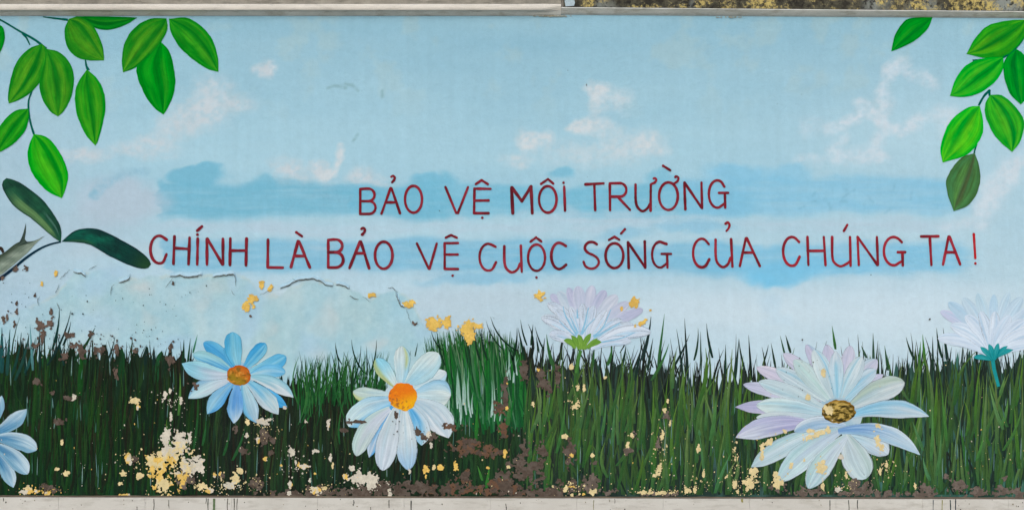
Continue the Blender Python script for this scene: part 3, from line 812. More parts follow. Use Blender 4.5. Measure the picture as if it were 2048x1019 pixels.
def grass_base():
    h = 4.0
    xs = np.arange(XL, XR + 1, h); ys = np.arange(640, 1000.1, h)
    X, Y = np.meshgrid(xs, ys)
    top = skyl(X) + sstep(1060, 1100, X) * sstep(1920, 1860, X) * 20 + (N1.fbm(X / 5, X * 0 + 3, 3) - .5) * 80
    f = np.minimum((Y - top) / 20, (996.5 - Y) / 4 + 0.02)
    def colf(x, y):
        c = zone_dark(x)
        k = N2.fbm(x / 26, y / 90, 4)
        c = c * (0.6 + 0.9 * k)[:, None] * (1 + .30 * sstep(950, 1150, x))[:, None]
        g = sstep(.48, .68, N3.fbm(x / 40 + 8, y / 120, 3))
        c = c + g[:, None] * np.array([2, 22, 6.]) * (sstep(460, 330, x) * .9 + .25)[:, None]
        mud = sstep(.46, .66, N1.fbm(x / 50 + 3, y / 70 + 11, 4)) * sstep(1250, 1000, x)
        c = lerp(c, np.array([44, 38, 28.]), (mud * .75)[:, None])
        t = sstep(.5, .7, N1.fbm(x / 60, y / 60 + 30, 3)) * sstep(900, 1500, x)
        return c + t[:, None] * np.array([14, 26, 26.])
    v, F, c = march(f, XL, 640.0, h, 0.4, colf)
    o = mesh('grass_ground_coat', v, F, M_GRASS, wall, c, [(p[0] * 40, p[2] * 4, 0) for p in v])
    tag(o, 'dark green undercoat behind the painted grass blades')
grass_base()

rb = random.Random(21)
def blade(x0, y0, x1, y1, w, bend, c0, c1, d, taper=1.0, n=6):
    """base (x0,y0) to tip (x1,y1)"""
    dx, dy = x1 - x0, y1 - y0
    L = math.hypot(dx, dy) or 1
    nx, ny = -dy / L, dx / L
    V, C, S = [], [], []
    sd = rb.random() * 50
    for i in range(n):
        t = i / (n - 1)
        bx = x0 + dx * t + nx * bend * 4 * t * (1 - t); by = y0 + dy * t + ny * bend * 4 * t * (1 - t)
        ww = w * .5 * max(0.06, (1 - t ** 1.7) ** taper) * (0.55 + 0.45 * min(1, t * 4 + .2))
        for s in (-1, 1):
            V.append(W(bx + s * ww, by, d))
            C.append(lerp(lin(c0), lin(c1), t) * (1.0 if s < 0 else 0.82)); S.append((t * 3 + sd, s * .6, sd))
    F = [(2 * i, 2 * i + 1, 2 * i + 3, 2 * i + 2) for i in range(n - 1)]
    return V, F, C, S, L * w

BL = []       # (importance, V,F,C,S, dry)
def add_blade(*a, imp=1.0, dry=False, **k):
    v, f, c, s, ar = blade(*a, **k)
    BL.append((ar * imp, v, f, c, s, dry))
def jit(c, a=10):
    c = (c[0] * 1.12 + 3, c[1] * .92, c[2] * .92)
    
    q = rb.uniform(-a, a); return tuple(max(0, min(255, ch + q * m + rb.uniform(-3, 3))) for ch, m in zip(c, (.7, 1.0, .6)))

# back, dark layer whose tips break the skyline
x = XL
while x < XR:
    x += rb.uniform(1.2, 4.2)
    z = skyl(x)
    if 600 < x < 770: tip = z - rb.uniform(-10, 52); lean = rb.gauss(0, 10)
    elif 1060 < x < 1480: tip = z - abs(rb.gauss(6, 26)); lean = rb.gauss(2, 16)
    elif x > 1480: tip = z - abs(rb.gauss(4, 22)); lean = rb.gauss(0, 9)
    elif x < 140: tip = z - abs(rb.gauss(0, 22)); lean = rb.gauss(8, 9)
    elif 430 < x < 590: tip = z - rb.uniform(-20, 12); lean = rb.gauss(0, 6)
    else: tip = z - abs(rb.gauss(0, 16)); lean = rb.gauss(2, 8)
    ln = rb.uniform(60, 130)
    dk = tuple(zone_dark(x) * rb.uniform(.7, 1.35))
    add_blade(x, tip + ln, x + lean * ln / 90, tip, rb.uniform(3, 6.5), rb.gauss(0, 4), dk, jit(dk, 8), 0.45 + rb.random() * .15, imp=.4)
# body strokes: fine and dark on the left, broad and olive on the right
x = XL
while x < XR:
    left = x < 1050
    x += rb.uniform(.8, 2.6) if left else rb.uniform(1.0, 3.0)
    z = skyl(x)
    for rep in range(2):
        tip = rb.uniform(z - 4, 905)
        ln = rb.uniform(60, 190) if left else rb.uniform(70, 190)
        by = min(tip + ln, 988)
        if by - tip < 30: continue
        lean = rb.gauss(3, 6) if left else rb.gauss(3, 14)
        dk = zone_dark(x)
        if x < 420:
            c = rb.choice([(26, 70, 24), (24, 70, 28), (38, 94, 30), (20, 48, 30), (14, 40, 26), (40, 82, 34), (36, 38, 26), (30, 32, 24)]); w = rb.uniform(2.5, 7.5)
        elif x < 860:
            c = rb.choice([(30, 54, 36), (42, 84, 42), (24, 38, 30), (52, 96, 48), (30, 60, 36), (20, 30, 26), (34, 56, 40), (42, 38, 30)]); w = rb.uniform(3, 8)
        elif x < 1050:
            c = rb.choice([(36, 78, 40), (28, 58, 36), (46, 92, 46), (24, 42, 32)]); w = rb.uniform(3, 7)
        else:
            c = rb.choice([(62, 106, 50), (48, 82, 46), (38, 62, 46), (72, 118, 56), (32, 48, 42), (54, 96, 46), (36, 70, 46), (60, 100, 54)]); w = rb.uniform(3.5, 8.5)
        add_blade(x, by, x + lean, tip, w, rb.gauss(0, 5), tuple(mix(c, dk, .55 if left else .35)), jit(tuple(mix(c, dk, .30 if left else .0)), 8), 0.62 + rb.random() * .3, imp=.6, dry=rb.random() < (.6 if left else .5))
# bright fine tufts between the two left daisies
for k in range(170):
    x = rb.uniform(596, 772); tip = 700 + abs(rb.gauss(0, 26)) + (8 if x < 640 else 0)
    c = rb.choice([(38, 116, 48), (28, 94, 42), (62, 138, 66), (20, 54, 32), (44, 116, 56), (28, 60, 36)])
    add_blade(x, tip + rb.uniform(60, 105), x + rb.gauss(6, 12), tip, rb.uniform(2, 4.2), rb.gauss(0, 5), tuple(mix(c, (18, 40, 24), .4)), jit(c, 12), 0.95 + rb.random() * .12, imp=.7)
for (x0, y0, x1, y1, w, b) in [(728, 745, 703, 678, 4.5, -6), (742, 742, 753, 679, 4, 3), (684, 728, 671, 684, 3.5, -4), (682, 760, 672, 690, 3, 0), (704, 770, 722, 690, 3.5, 4), (735, 750, 733, 692, 3, 0), (830, 712, 835.5, 685, 2.6, 0), (819, 720, 821, 700, 2, 0), (612, 770, 598, 700, 2, 0)]:
    add_blade(x0, y0, x1, y1, w, b, (20, 60, 34), (24, 52, 38), 1.1, imp=2)
# tall brushy clump right of the second daisy
for k in range(360):
    x = rb.uniform(866, 1046); top = 652 + 34 * abs((x - 955) / 90) ** 2 * .6
    tip = top + abs(rb.gauss(0, 24)); 
    c = rb.choice([(26, 112, 34), (20, 86, 36), (44, 130, 50), (20, 54, 34), (64, 124, 80), (34, 100, 50), (22, 70, 38), (96, 148, 112)])
    lean = (tip - 780) * 0.10 + rb.gauss(-4, 10)
    by = min(tip + rb.uniform(90, 190), 858 + rb.gauss(0, 8))
    add_blade(x - lean * .2, by, x + lean * .8, tip, rb.uniform(2.5, 7.5), rb.gauss(0, 5), tuple(mix(c, (34, 88, 50), .5)), jit(c, 10), 1.0 + rb.random() * .12, imp=.8, dry=rb.random() < .45)
for k in range(34):     # chalky gaps in that clump
    x = rb.choice([rb.gauss(918, 6), rb.gauss(936, 4), rb.gauss(1020, 10), rb.gauss(888, 6), rb.gauss(990, 12)])
    by = rb.uniform(745, 765) if x > 1000 else rb.uniform(800, 852); 
    add_blade(x, by, x + rb.gauss(0, 3), by - rb.uniform(30, 80), rb.uniform(2, 4.5), rb.gauss(0, 2), (176, 204, 196), (120, 168, 140), 1.13 + rb.random() * .02, imp=.7, dry=True)
for (x0, y0, x1, y1, w, b) in [(1032, 700, 981, 633, 6, -9), (1030, 745, 1014, 690, 6, 3), (1054, 690, 1041, 638, 4, -2), (1062, 690, 1066, 648, 5, 0), (1050, 720, 1036, 655, 6, 0), (890, 730, 875, 666, 4.5, -3), (885, 700, 862, 660, 4, -4), (1025, 720, 1034, 655, 6, 3), (1088, 700, 1070, 652, 4, -2), (1078, 705, 1072, 670, 4, 0), (960, 720, 949, 655, 5, -3), (975, 720, 962, 658, 5, -3), (1008, 700, 972, 640, 4, -6)]:
    add_blade(x0, y0, x1, y1, w, b, (24, 52, 34), (26, 46, 40), 1.16, imp=2.5)
# teal tips at the far left
for (x0, y0, x1, y1, w, b, c) in [(4, 745, 4, 655, 10, 0, (38, 92, 96)), (14, 750, 20, 658, 8, 0, (40, 86, 82)), (20, 760, 43, 664, 7, 4, (28, 70, 62)), (30, 760, 58, 667, 8, 4, (34, 74, 68)), (52, 750, 46, 677, 6, 0, (22, 52, 48)), (66, 740, 60, 648, 6, 0, (110, 168, 176)), (50, 745, 71, 675, 7, 3, (44, 96, 96)), (80, 740, 79, 660, 5, 0, (20, 52, 50)), (104, 700, 119, 614, 6, 4, (26, 66, 62)), (95, 730, 142, 621, 6, 6, (24, 52, 54)), (126, 690, 142, 642, 5, 2, (26, 52, 54)), (150, 720, 190, 655, 9, 2, (30, 70, 40)), (128, 730, 114, 665, 5, 0, (24, 60, 60)), (213, 725, 230, 672, 4, 2, (26, 50, 40)), (262, 715, 265, 674, 4, 0, (40, 72, 44)), (290, 730, 294, 690, 8, 0, (26, 48, 46)), (308, 730, 308, 692, 7, 0, (24, 44, 46)), (336, 740, 343, 683, 12, 0, (24, 42, 30)), (366, 740, 368, 678, 7, 0, (26, 60, 38)), (374, 740, 381, 675, 5, 0, (28, 74, 46)), (386, 705, 395, 668, 4, 0, (70, 150, 110)), (160, 790, 163, 685, 12, 0, (30, 84, 26))]:
    add_blade(x0, y0, x1, y1, w, b, tuple(mix(c, (20, 44, 30), .4)), c, 1.12 + rb.random() * .03, imp=2.5)
# individually painted tall tips at the right of centre
for (x0, y0, x1, y1, w, b, c) in [(1316, 730, 1329, 627, 6, 0, (62, 118, 62)), (1303, 760, 1338, 686, 8, 3, (66, 120, 60)), (1376, 760, 1369, 636, 6.5, 0, (30, 46, 44)), (1368, 790, 1353, 657, 6, 2, (36, 56, 50)), (1343, 740, 1379, 668, 6, 2, (32, 50, 46)), (1388, 720, 1396, 655, 5, 3, (40, 70, 54)), (1425, 715, 1413, 646, 6, -2, (30, 54, 46)), (1402, 740, 1401, 662, 4, 0, (44, 74, 58)), (1451, 750, 1451, 688, 5, 0, (36, 64, 48)), (1470, 760, 1478, 676, 6, 0, (34, 58, 48)), (1490, 740, 1478, 678, 5, -2, (34, 56, 46)), (1503, 760, 1497, 669, 6, 0, (28, 40, 38)), (1525, 730, 1537, 688, 4, 1, (34, 52, 48)), (1551, 735, 1542, 685, 5, 0, (36, 60, 44)), (1570, 710, 1560, 670, 4, 0, (52, 92, 56)), (1581, 705, 1571, 669, 6, 0, (34, 58, 38)), (1671, 698, 1664, 651, 6, 0, (66, 120, 50)), (1747, 730, 1746, 665, 6, 0, (66, 96, 76)), (1733, 715, 1722, 690, 6, 0, (60, 92, 70)), (1776, 740, 1769, 690, 6, 0, (52, 90, 56)), (1830, 720, 1812, 673, 6, -2, (36, 62, 44)), (1850, 730, 1845, 668, 7, 0, (76, 136, 50)), (1838, 740, 1841, 682, 6, 0, (70, 128, 52)), (1866, 740, 1865, 672, 5, 0, (36, 60, 44)), (1884, 715, 1873, 655, 6, -2, (34, 60, 46)), (1894, 720, 1886, 655, 5, 0, (34, 60, 50)), (1283, 720, 1302, 632, 8, 3, (34, 52, 52)), (1270, 760, 1283, 690, 7, 0, (32, 52, 46)), (1295, 740, 1306, 675, 6, 0, (40, 62, 50)), (1215, 730, 1224, 690, 8, 2, (64, 116, 56)), (1184, 740, 1189, 697, 7, 0, (56, 104, 52)), (1152, 760, 1160, 698, 9, 0, (66, 120, 54)), (1110, 740, 1093, 668, 9, -3, (58, 108, 54)), (1240, 740, 1252, 688, 7, 2, (40, 66, 50))]:
    add_blade(x0, y0, x1, y1, w, b, tuple(mix(c, (34, 54, 44), .35)), c, 1.14 + rb.random() * .04, imp=2.5)
# bright foreground blades, right half
for k in range(230):
    x = rb.uniform(1050, 2080)
    if 1880 > x > 1480 and rb.random() < .25: continue
    tip = rb.uniform(715, 920) if rb.random() < .6 else rb.uniform(690, 760)
    ln = rb.uniform(70, 190); by = min(tip + ln, 980)
    c = rb.choice([(72, 124, 60), (84, 138, 70), (64, 116, 52), (60, 108, 50), (96, 146, 84), (78, 138, 48)])
    lean = rb.gauss(8, 18)
    add_blade(x - lean * .3, by, x + lean * .7, tip, rb.uniform(5, 9.5), rb.gauss(0, 6), tuple(mix(c, (36, 70, 42), .6)), jit(c, 10), 1.2 + rb.random() * .2, imp=1.6)
for (x0, y0, x1, y1, w, b, c) in [(1113, 905, 1131, 803, 8, 3, (74, 124, 62)), (1203, 870, 1212, 798, 7, 2, (86, 134, 78)), (1224, 890, 1230, 810, 7, 0, (88, 134, 82)), (1430, 985, 1462, 905, 9, -2, (84, 136, 84)), (1420, 880, 1432, 790, 9, 3, (86, 134, 72)), (1400, 870, 1398, 858, 7, 0, (92, 140, 92)), (1410, 960, 1398, 858, 6, 0, (88, 134, 84)), (1860, 960, 1846, 915, 9, -2, (96, 146, 100)), (1866, 850, 1825, 842, 0.1, 0, (96, 146, 90)), (1846, 900, 1825, 842, 8, 0, (92, 138, 88)), (1862, 920, 1864, 812, 8, 2, (92, 142, 76)), (1873, 950, 1882, 868, 8, 2, (90, 136, 82)), (1893, 880, 1884, 785, 7, 0, (86, 140, 62)), (1952, 920, 1966, 872, 7, 2, (88, 146, 70)), (2006, 858, 1979, 770, 9, -3, (110, 150, 92)), (2000, 790, 2010, 752, 8, 0, (104, 142, 78)), (2004, 850, 2016, 795, 8, 2, (100, 148, 78)), (2006, 900, 2044, 812, 8, 6, (82, 128, 62)), (1935, 940, 1920, 850, 8, 0, (60, 110, 50)), (965, 960, 955, 930, 6, 0, (76, 140, 56)), (973, 975, 979, 930, 8, 0, (66, 134, 50)), (1008, 975, 1003, 935, 6, 0, (70, 136, 50)), (1010, 975, 1016, 940, 6, 0, (70, 136, 50)), (1016, 850, 1020, 790, 9, 0, (72, 128, 64)), (345, 905, 333, 838, 5, -3, (96, 148, 44)), (357, 830, 360, 745, 6, 2, (92, 138, 60)), (387, 900, 397, 800, 6, 2, (40, 88, 44)), (405, 890, 412, 835, 6, 2, (44, 94, 48)), (465, 920, 492, 848, 7, 3, (44, 92, 50)), (447, 910, 458, 862, 6, 2, (44, 92, 48)), (540, 840, 545, 820, 5, 0, (40, 88, 48)), (952, 880, 955, 800, 8, 0, (52, 128, 44))]:
    if w > 1: add_blade(x0, y0, x1, y1, w, b, tuple(mix(c, (36, 80, 42), .5)), c, 1.42 + rb.random() * .06, imp=3)
# pale dry-brush flecks in the grass
for k in range(240):
    x = rb.uniform(-200, 2300); z = skyl(x); tip = rb.uniform(z + 10, 940)
    c = rb.choice([(120, 160, 160), (90, 130, 120), (150, 180, 176), (70, 120, 100)])
    add_blade(x, tip + rb.uniform(10, 50), x + rb.gauss(0, 2), tip, rb.uniform(1, 2.6), 0, tuple(mix(c, (40, 70, 56), .5)), c, 1.5 + rb.random() * .05, imp=.2, dry=True)

BL.sort(key=lambda b: -b[0])
inview = [b for b in BL if not b[5]]
own = []; rest = []
for b in BL:
    xm_ = b[1][4][0] * PX + 1024
    if len(own) < 290 and 5 < xm_ < 2043 and not b[5]: own.append(b)
    else: rest.append(b)
for ar, v, f, c, s, dry in own:
    mesh('grass_blade', v, f, M_GRASS, wall, c, s)
for flag, nm, mt in ((False, 'grass_strokes', M_GRASS), (True, 'dry_grass_strokes', M_DRYGRASS)):
    V, F, C, S = [], [], [], []
    for ar, v, f, c, s, dry in rest:
        if dry != flag: continue
        b0 = len(V); V += v; C += c; S += s; F += [tuple(i + b0 for i in q) for q in f]
    C = np.array(C)
    if flag: C = np.concatenate([C, np.full((len(C), 1), .74)], 1)
    o = mesh(nm, V, F, mt, wall, C, S)
    tag(o, 'many fine painted grass strokes' if not flag else 'chalky dry brushed grass strokes', kind='stuff')

# ------------------------------------------------------------------ daisies
def petal(parent, base, tip, hw, colf, d, bend=0.0, tm=.62, blunt=2.0, mat=None, seed=0, w0=.28, n=20, m=13, name='petal', notch=0.0):
    base = np.array(base, float); tip = np.array(tip, float)
    ax = tip - base; L = np.hypot(*ax); ax /= L; nr = np.array([-ax[1], ax[0]])
    V, C, S = [], [], []
    rr = np.random.RandomState(seed * 7 + 3)
    ph = rr.rand() * 10
    for i in range(n):
        t = 1 - (1 - i / (n - 1)) ** 1.35
        c0 = base + ax * L * t + nr * bend * 4 * t * (1 - t)
        dt = ax * L + nr * bend * 4 * (1 - 2 * t); dt /= np.hypot(*dt); nn = np.array([-dt[1], dt[0]])
        if t < tm: w = w0 + (1 - w0) * math.sin(math.pi / 2 * t / tm)
        else: w = max(0.0, 1 - ((t - tm) / (1 - tm)) ** blunt) ** (.55 if blunt >= 2 else .8)
        w *= hw
        wl, wr = (w * (1 + .20 * (N1.fbm(t * 7 + ph, ph + q * 5.3, 3) - .5)) for q in (0, 1))
        for j in range(m):
            s = -1 + 2 * j / (m - 1)
            p = c0 + nn * (wl if s < 0 else wr) * s
            if notch: p = p - ax * notch * math.exp(-(s / .22) ** 2) * sstep(.75, 1.0, t)
            V.append(W(p[0], p[1], d))
            c = np.clip(np.asarray(colf(t, s, p), float), 0, 255)
            C.append(np.append(lin(c[:3]), c[3] / 255 if len(c) > 3 else 1.0)); S.append((t + seed * 1.7, s * .5 + seed * .31, seed * .23))
    return mesh(name, V, grid_faces(n, m), mat or M_PETAL, parent, C, S)

def pc(cb, ct, eL=None, eR=None, streak=None, ks=.5, seed=None, edge=None, ke=.6, tmid=.5, sw=.18, so=0.0, sr=(0, 1), alpha=None):
    """petal colour: base to tip, left and right flank tints, a lengthwise streak and a rim"""
    seed = rb.random() * 60
    cb, ct, eL, eR, streak, edge = (None if c is None else mix(c, MUTE[1], MUTE[0]) for c in (cb, ct, eL, eR, streak, edge))
    def f(t, s, p):
        k = N2.fbm(s * 6.0 + seed * 3.3, t * 1.6 + seed, 4)
        c = mix(cb, ct, sstep(max(0, tmid - .4), min(1, tmid + .4), t + (k - .5) * .5))
        if eL is not None: c = mix(c, eL, .85 * sstep(-.15, -.75, s + (k - .5) * .4))
        if eR is not None: c = mix(c, eR, .85 * sstep(.15, .75, s + (k - .5) * .4))
        if streak is not None: c = mix(c, streak, ks * math.exp(-((s - so) / sw) ** 2) * sstep(sr[0] - .12, sr[0] + .1, t) * sstep(sr[1] + .12, sr[1] - .12, t))
        if edge is not None: c = mix(c, edge, ke * sstep(.68, .97, abs(s)))
        c = c + (k - .5) * np.array([60, 46, 32])
        if alpha is not None:
            return np.append(c, 255 * alpha(t, s))
        return np.append(c, 255 * (1 - .58 * sstep(.72, 1.0, abs(s)) - .40 * sstep(.86, 1, t)))
    return f

def disc(parent, cx, cy, rx, ry, colf, d, seed, name='flower_centre'):
    V, C, S, F = [W(cx, cy, d)], [lin(colf(0, 0, cx, cy))], [(0, 0, seed)], []
    nr_, na = 13, 44
    for i in range(1, nr_ + 1):
        for a in range(na):
            th = 2 * math.pi * a / na
            q = i / nr_ * (1 + (0.07 * (N1.at(a * .9 + seed, seed) - .5) * 2 if i == nr_ else 0))
            px_, py_ = cx + rx * q * math.cos(th), cy + ry * q * math.sin(th)
            V.append(W(px_, py_, d)); C.append(lin(np.clip(colf(q, th, px_, py_), 0, 255))); S.append((px_ * .2, py_ * .2, 0))
    for a in range(na): F.append((0, 1 + (a + 1) % na, 1 + a))
    for i in range(nr_ - 1):
        for a in range(na):
            b = 1 + i * na; F.append((b + a, b + (a + 1) % na, b + na + (a + 1) % na, b + na + a))
    return mesh(name, V, F, M_PETAL, parent, C, S)

def flower(label):
    o = empty('painted_daisy', (0, 0, 0), wall); o['label'] = label; return o

# -- blue daisy at the left
MUTE = [0.22, (176, 206, 214)]
f1 = flower('bright blue and white daisy with a brown orange centre')
BLU, LBL, WHT, MAU, TEA = (48, 146, 206), (120, 186, 214), (196, 212, 222), (188, 196, 212), (134, 192, 206)
D1 = [((470, 738), (407, 684), 14, pc((60, 150, 206), (44, 140, 204), None, (84, 170, 214)), 4, 2.4),
      ((470, 735), (452, 691), 10, pc((56, 150, 206), (76, 164, 210)), 0, 2.2),
      ((466, 744), (386, 708), 14, pc((70, 152, 208), (132, 192, 208), None, (150, 198, 200), (40, 132, 200), .6, so=-.5), 4, 2.4),
      ((488, 736), (532, 686), 14, pc((60, 156, 212), (36, 140, 204), None, (120, 190, 216), (150, 206, 218), .5), 0, 2.6),
      ((477, 736), (466, 663), 18, pc((110, 182, 210), (84, 170, 208), (60, 156, 206), None, (140, 196, 208), .5), -4, 2.8),
      ((496, 745), (572, 711), 16, pc((120, 190, 216), (76, 166, 214), None, (60, 156, 214), (160, 208, 220), .4), 5, 2.6),
      ((500, 750), (571, 744), 13, pc((150, 200, 220), (96, 174, 220), (80, 168, 222), None, WHT, .4), -6, 2.4),
      ((504, 764), (575, 813), 14, pc((80, 168, 216), (48, 148, 214)), 3, 1.5),
      ((500, 753), (587, 794), 14, pc((140, 190, 206), (202, 210, 216), (120, 184, 206), (206, 212, 216), (96, 170, 200), .4, so=-.3), -8, 1.6),
      ((496, 764), (557, 828), 17, pc((110, 180, 214), (190, 206, 210), None, (200, 208, 214), (70, 156, 212), .6, sr=(0, .5)), -4, 1.5),
      ((487, 767), (513, 845), 16, pc((160, 200, 214), (162, 192, 212), None, (86, 166, 214), (188, 206, 214), .5, so=-.4), 2, 1.6),
      ((466, 764), (415, 827), 15, pc((110, 170, 216), (122, 182, 214), (72, 150, 214), None, (176, 206, 214), .6, so=.1), 3, 1.7),
      ((474, 768), (468, 846), 16, pc((84, 146, 214), (196, 210, 220), None, (110, 168, 218), (100, 156, 216), .5, tmid=.75), 0, 1.6),
      ((462, 756), (377, 796), 17, pc((190, 202, 216), (172, 208, 216), None, (118, 168, 202), (206, 210, 218), .5, so=-.45), 6, 1.7),
      ((462, 748), (364, 726), 18, pc(MAU, (134, 198, 220), None, (150, 206, 218), (198, 204, 216), .6, sr=(0, .6)), -6, 1.8)]
for k, (b, t, hw, cf, bd, bl) in enumerate(D1): petal(f1, b, t, hw, cf, 2.1 + .05 * k, bend=bd, blunt=bl, seed=k)
def c1(q, th, x, y):
    c = mix((190, 104, 30), (150, 122, 30), sstep(742, 762, y + (482 - x) * .5))
    c = mix(c, (214, 150, 60), sstep(.5, .72, N1.fbm(x / 6, y / 6, 3)) * .8)
    c = mix(c, (184, 84, 20), .8 * sstep(.72, 1, q) * (1 if y < 752 or x > 490 else .3))
    return mix(c, (104, 82, 26), sstep(.55, .75, N2.fbm(x / 5, y / 5 + 9, 3)) * .7)
disc(f1, 479, 751, 31, 27, lambda q, th, x, y: mix((128, 180, 210), (186, 206, 216), N1.at(th * 4, 3.0)), 2.06, 11, 'petal_bases')
disc(f1, 478, 750, 24, 20, c1, 2.95, 1)

# -- white daisy with the orange centre
MUTE[:] = [.26, (200, 213, 215)]
f2 = flower('white daisy with an orange yellow centre between two grass tufts')
W2, W2b, BL2, GY = (202, 220, 224), (186, 214, 226), (88, 172, 226), (176, 200, 192)
D2 = [((792, 772), (752, 716), 16, pc((196, 216, 216), (120, 196, 222), (164, 176, 86), None, None), 0, 2.2),
      ((785, 788), (706, 782), 16, pc((186, 214, 220), GY, (176, 186, 96), None, (196, 214, 206), .5), -6, 2.2),
      ((826, 776), (893, 743), 17, pc((190, 216, 224), (208, 222, 224), None, (150, 200, 224), None), 2, 2.0),
      ((812, 768), (877, 705), 24, pc((150, 204, 226), (206, 222, 220), (196, 218, 218), (160, 206, 220), None), 3, 2.2),
      ((802, 768), (803, 691), 16, pc((176, 212, 224), (206, 220, 218), None, (128, 188, 216), (172, 178, 84), .85, so=.55, sr=(.45, .98)), 2, 2.6),
      ((832, 788), (902, 790), 27, pc((178, 212, 224), (206, 220, 216), (132, 188, 222), None, (198, 216, 222), .4), -3, 2.6),
      ((830, 802), (897, 875), 27, pc((170, 196, 212), (208, 216, 224), (196, 214, 222), None, (152, 186, 206), .5, so=.2), -12, 1.8),
      ((820, 815), (843, 890), 20, pc((72, 164, 226), (150, 196, 222), (206, 216, 222), (118, 182, 224), None), -8, 1.7),
      ((808, 816), (817, 939), 21, pc((200, 214, 220), (138, 182, 222), None, None, (160, 198, 216), .5, tmid=.86, sw=.12), 0, 2.0),
      ((786, 800), (697, 852), 24, pc((150, 198, 226), (190, 220, 224), (88, 172, 228), None, (204, 220, 226), .5, so=.3), 10, 2.4),
      ((786, 812), (738, 914), 14, pc((50, 146, 222), (180, 198, 218), (60, 150, 222), None, None), 4, 1.8),
      ((780, 816), (713, 911), 19, pc((196, 206, 222), (178, 198, 196), None, (176, 206, 200), (206, 210, 222), .5), 12, 2.2),
      ((792, 816), (765, 940), 22, pc((198, 212, 216), (196, 208, 224), (202, 214, 224), None, (170, 198, 210), .5, so=.3), 2, 2.0)]
for k, (b, t, hw, cf, bd, bl) in enumerate(D2): petal(f2, b, t, hw, cf, 2.1 + .05 * k, bend=bd, blunt=bl, seed=20 + k)
def c2(q, th, x, y):
    c = mix((226, 120, 20), (236, 176, 16), sstep(782, 812, y + (x - 806) * .35))
    c = mix(c, (236, 150, 20), .6 * sstep(.5, .7, N1.fbm(x / 7, y / 7, 3)))
    k = sstep(.58, .66, N2.fbm(x / 3.2, y / 3.2 + 4, 3)) * sstep(790, 804, y + (806 - x) * .6)
    return mix(c, (138, 78, 60), .8 * k)
disc(f2, 806, 796, 37, 38, lambda q, th, x, y: mix((150, 196, 218), (204, 216, 218), N1.at(th * 4, 5.0)), 2.06, 12, 'petal_bases')
disc(f2, 806, 792, 28, 28, c2, 2.95, 2)

# -- pale lavender daisies seen from behind
thin = lambda a0=.9, a1=1.0: (lambda t, s: lerp(a1, a0, t) * (1 - .28 * abs(s) ** 4))
MUTE[:] = [.16, (196, 214, 229)]
f3 = flower('translucent lavender daisy seen from behind with light green sepals')
LAV, LAV2, GL = (182, 184, 210), (188, 193, 213), (184, 200, 214)
D3 = [((1160, 690), (1101, 588), 10, LAV, 10), ((1161, 690), (1116, 582), 11, GL, 8), ((1164, 688), (1136, 574), 9, LAV, 4), ((1166, 688), (1155, 571), 13, LAV2, 2), ((1169, 688), (1185, 570), 12, LAV2, -2),
      ((1172, 688), (1211, 580), 12, LAV, -6), ((1175, 688), (1235, 590), 13, (196, 202, 216), -8), ((1178, 690), (1258, 604), 11, LAV2, -8), ((1180, 691), (1286, 618), 10, LAV, -9)]
for k, (b, t, hw, c, bd) in enumerate(D3):
    petal(f3, b, t, hw, pc((206, 220, 232), c, alpha=thin(.96), tmid=.45, seed=k), 2.1 + .03 * k, bend=bd, blunt=2.8, tm=.75, mat=M_THIN, seed=40 + k)
WH3 = (204, 216, 230)
for k, (b, t, hw, bd) in enumerate([((1162, 694), (1082, 634), 13, 12), ((1160, 692), (1094, 606), 12, 14), ((1163, 690), (1112, 618), 10, 6), ((1165, 688), (1140, 612), 9, 2), ((1168, 688), (1165, 606), 10, 0), ((1171, 688), (1188, 610), 10, -2),
                                    ((1175, 689), (1214, 620), 10, -4), ((1180, 692), (1245, 640), 13, -6), ((1182, 694), (1268, 650), 13, -8), ((1184, 696), (1302, 664), 14, -14), ((1160, 696), (1098, 668), 12, 8), ((1182, 698), (1262, 682), 10, -8)]):
    petal(f3, b, t, hw, pc(WH3, (202, 214, 228), streak=(128, 190, 222), ks=.55, so=rb.uniform(-.8, .8), sw=.14, sr=(0, .75), alpha=thin(.60, .82), seed=k + 3), 2.45 + .03 * k, bend=bd, blunt=2.3, tm=.7, mat=M_THIN, seed=60 + k)
for k, (pts, w) in enumerate([([(1154, 670), (1142, 652), (1130, 628), (1126, 612)], 4), ([(1152, 672), (1132, 655), (1118, 640)], 3), ([(1156, 666), (1146, 645), (1141, 634)], 4), ([(1155, 636), (1154, 618)], 4), ([(1162, 668), (1170, 645), (1177, 614)], 4), ([(1164, 668), (1176, 650), (1190, 636)], 3), ([(1186, 672), (1205, 655), (1222, 618)], 3), ([(1188, 674), (1210, 662), (1240, 645)], 4), ([(1200, 684), (1240, 676), (1270, 664)], 3)]):
    ribbon('petal_vein', pts, w, 1.5, (142, 194, 222), M_PETAL, f3, 2.9 + .01 * k, seed=k, jitter=.3)
MUTE[0] = 0.0
SG = (108, 152, 58)
for k, (t, hw, bd) in enumerate([((1127, 680), 6, 5), ((1203, 684), 6, -5), ((1196, 676), 3.2, -2), ((1142, 670), 5.5, 3), ((1182, 666), 5.5, -2), ((1157, 668), 6, 1)]):
    petal(f3, ((1150, 1158, 1163, 1166, 1170, 1175)[(0, 5, 4, 1, 3, 2)[k]], 698 - (k < 2) * 2), t, hw, pc((118, 160, 62), SG, edge=(92, 138, 46)), 3.02 + .03 * k, bend=bd, blunt=1.8, seed=80 + k, name='sepal', w0=.45)
ribbon('flower_stem', [(1161, 700), (1156, 722), (1152, 745)], 7, 5, (74, 124, 56), M_GRASS, f3, 1.9)

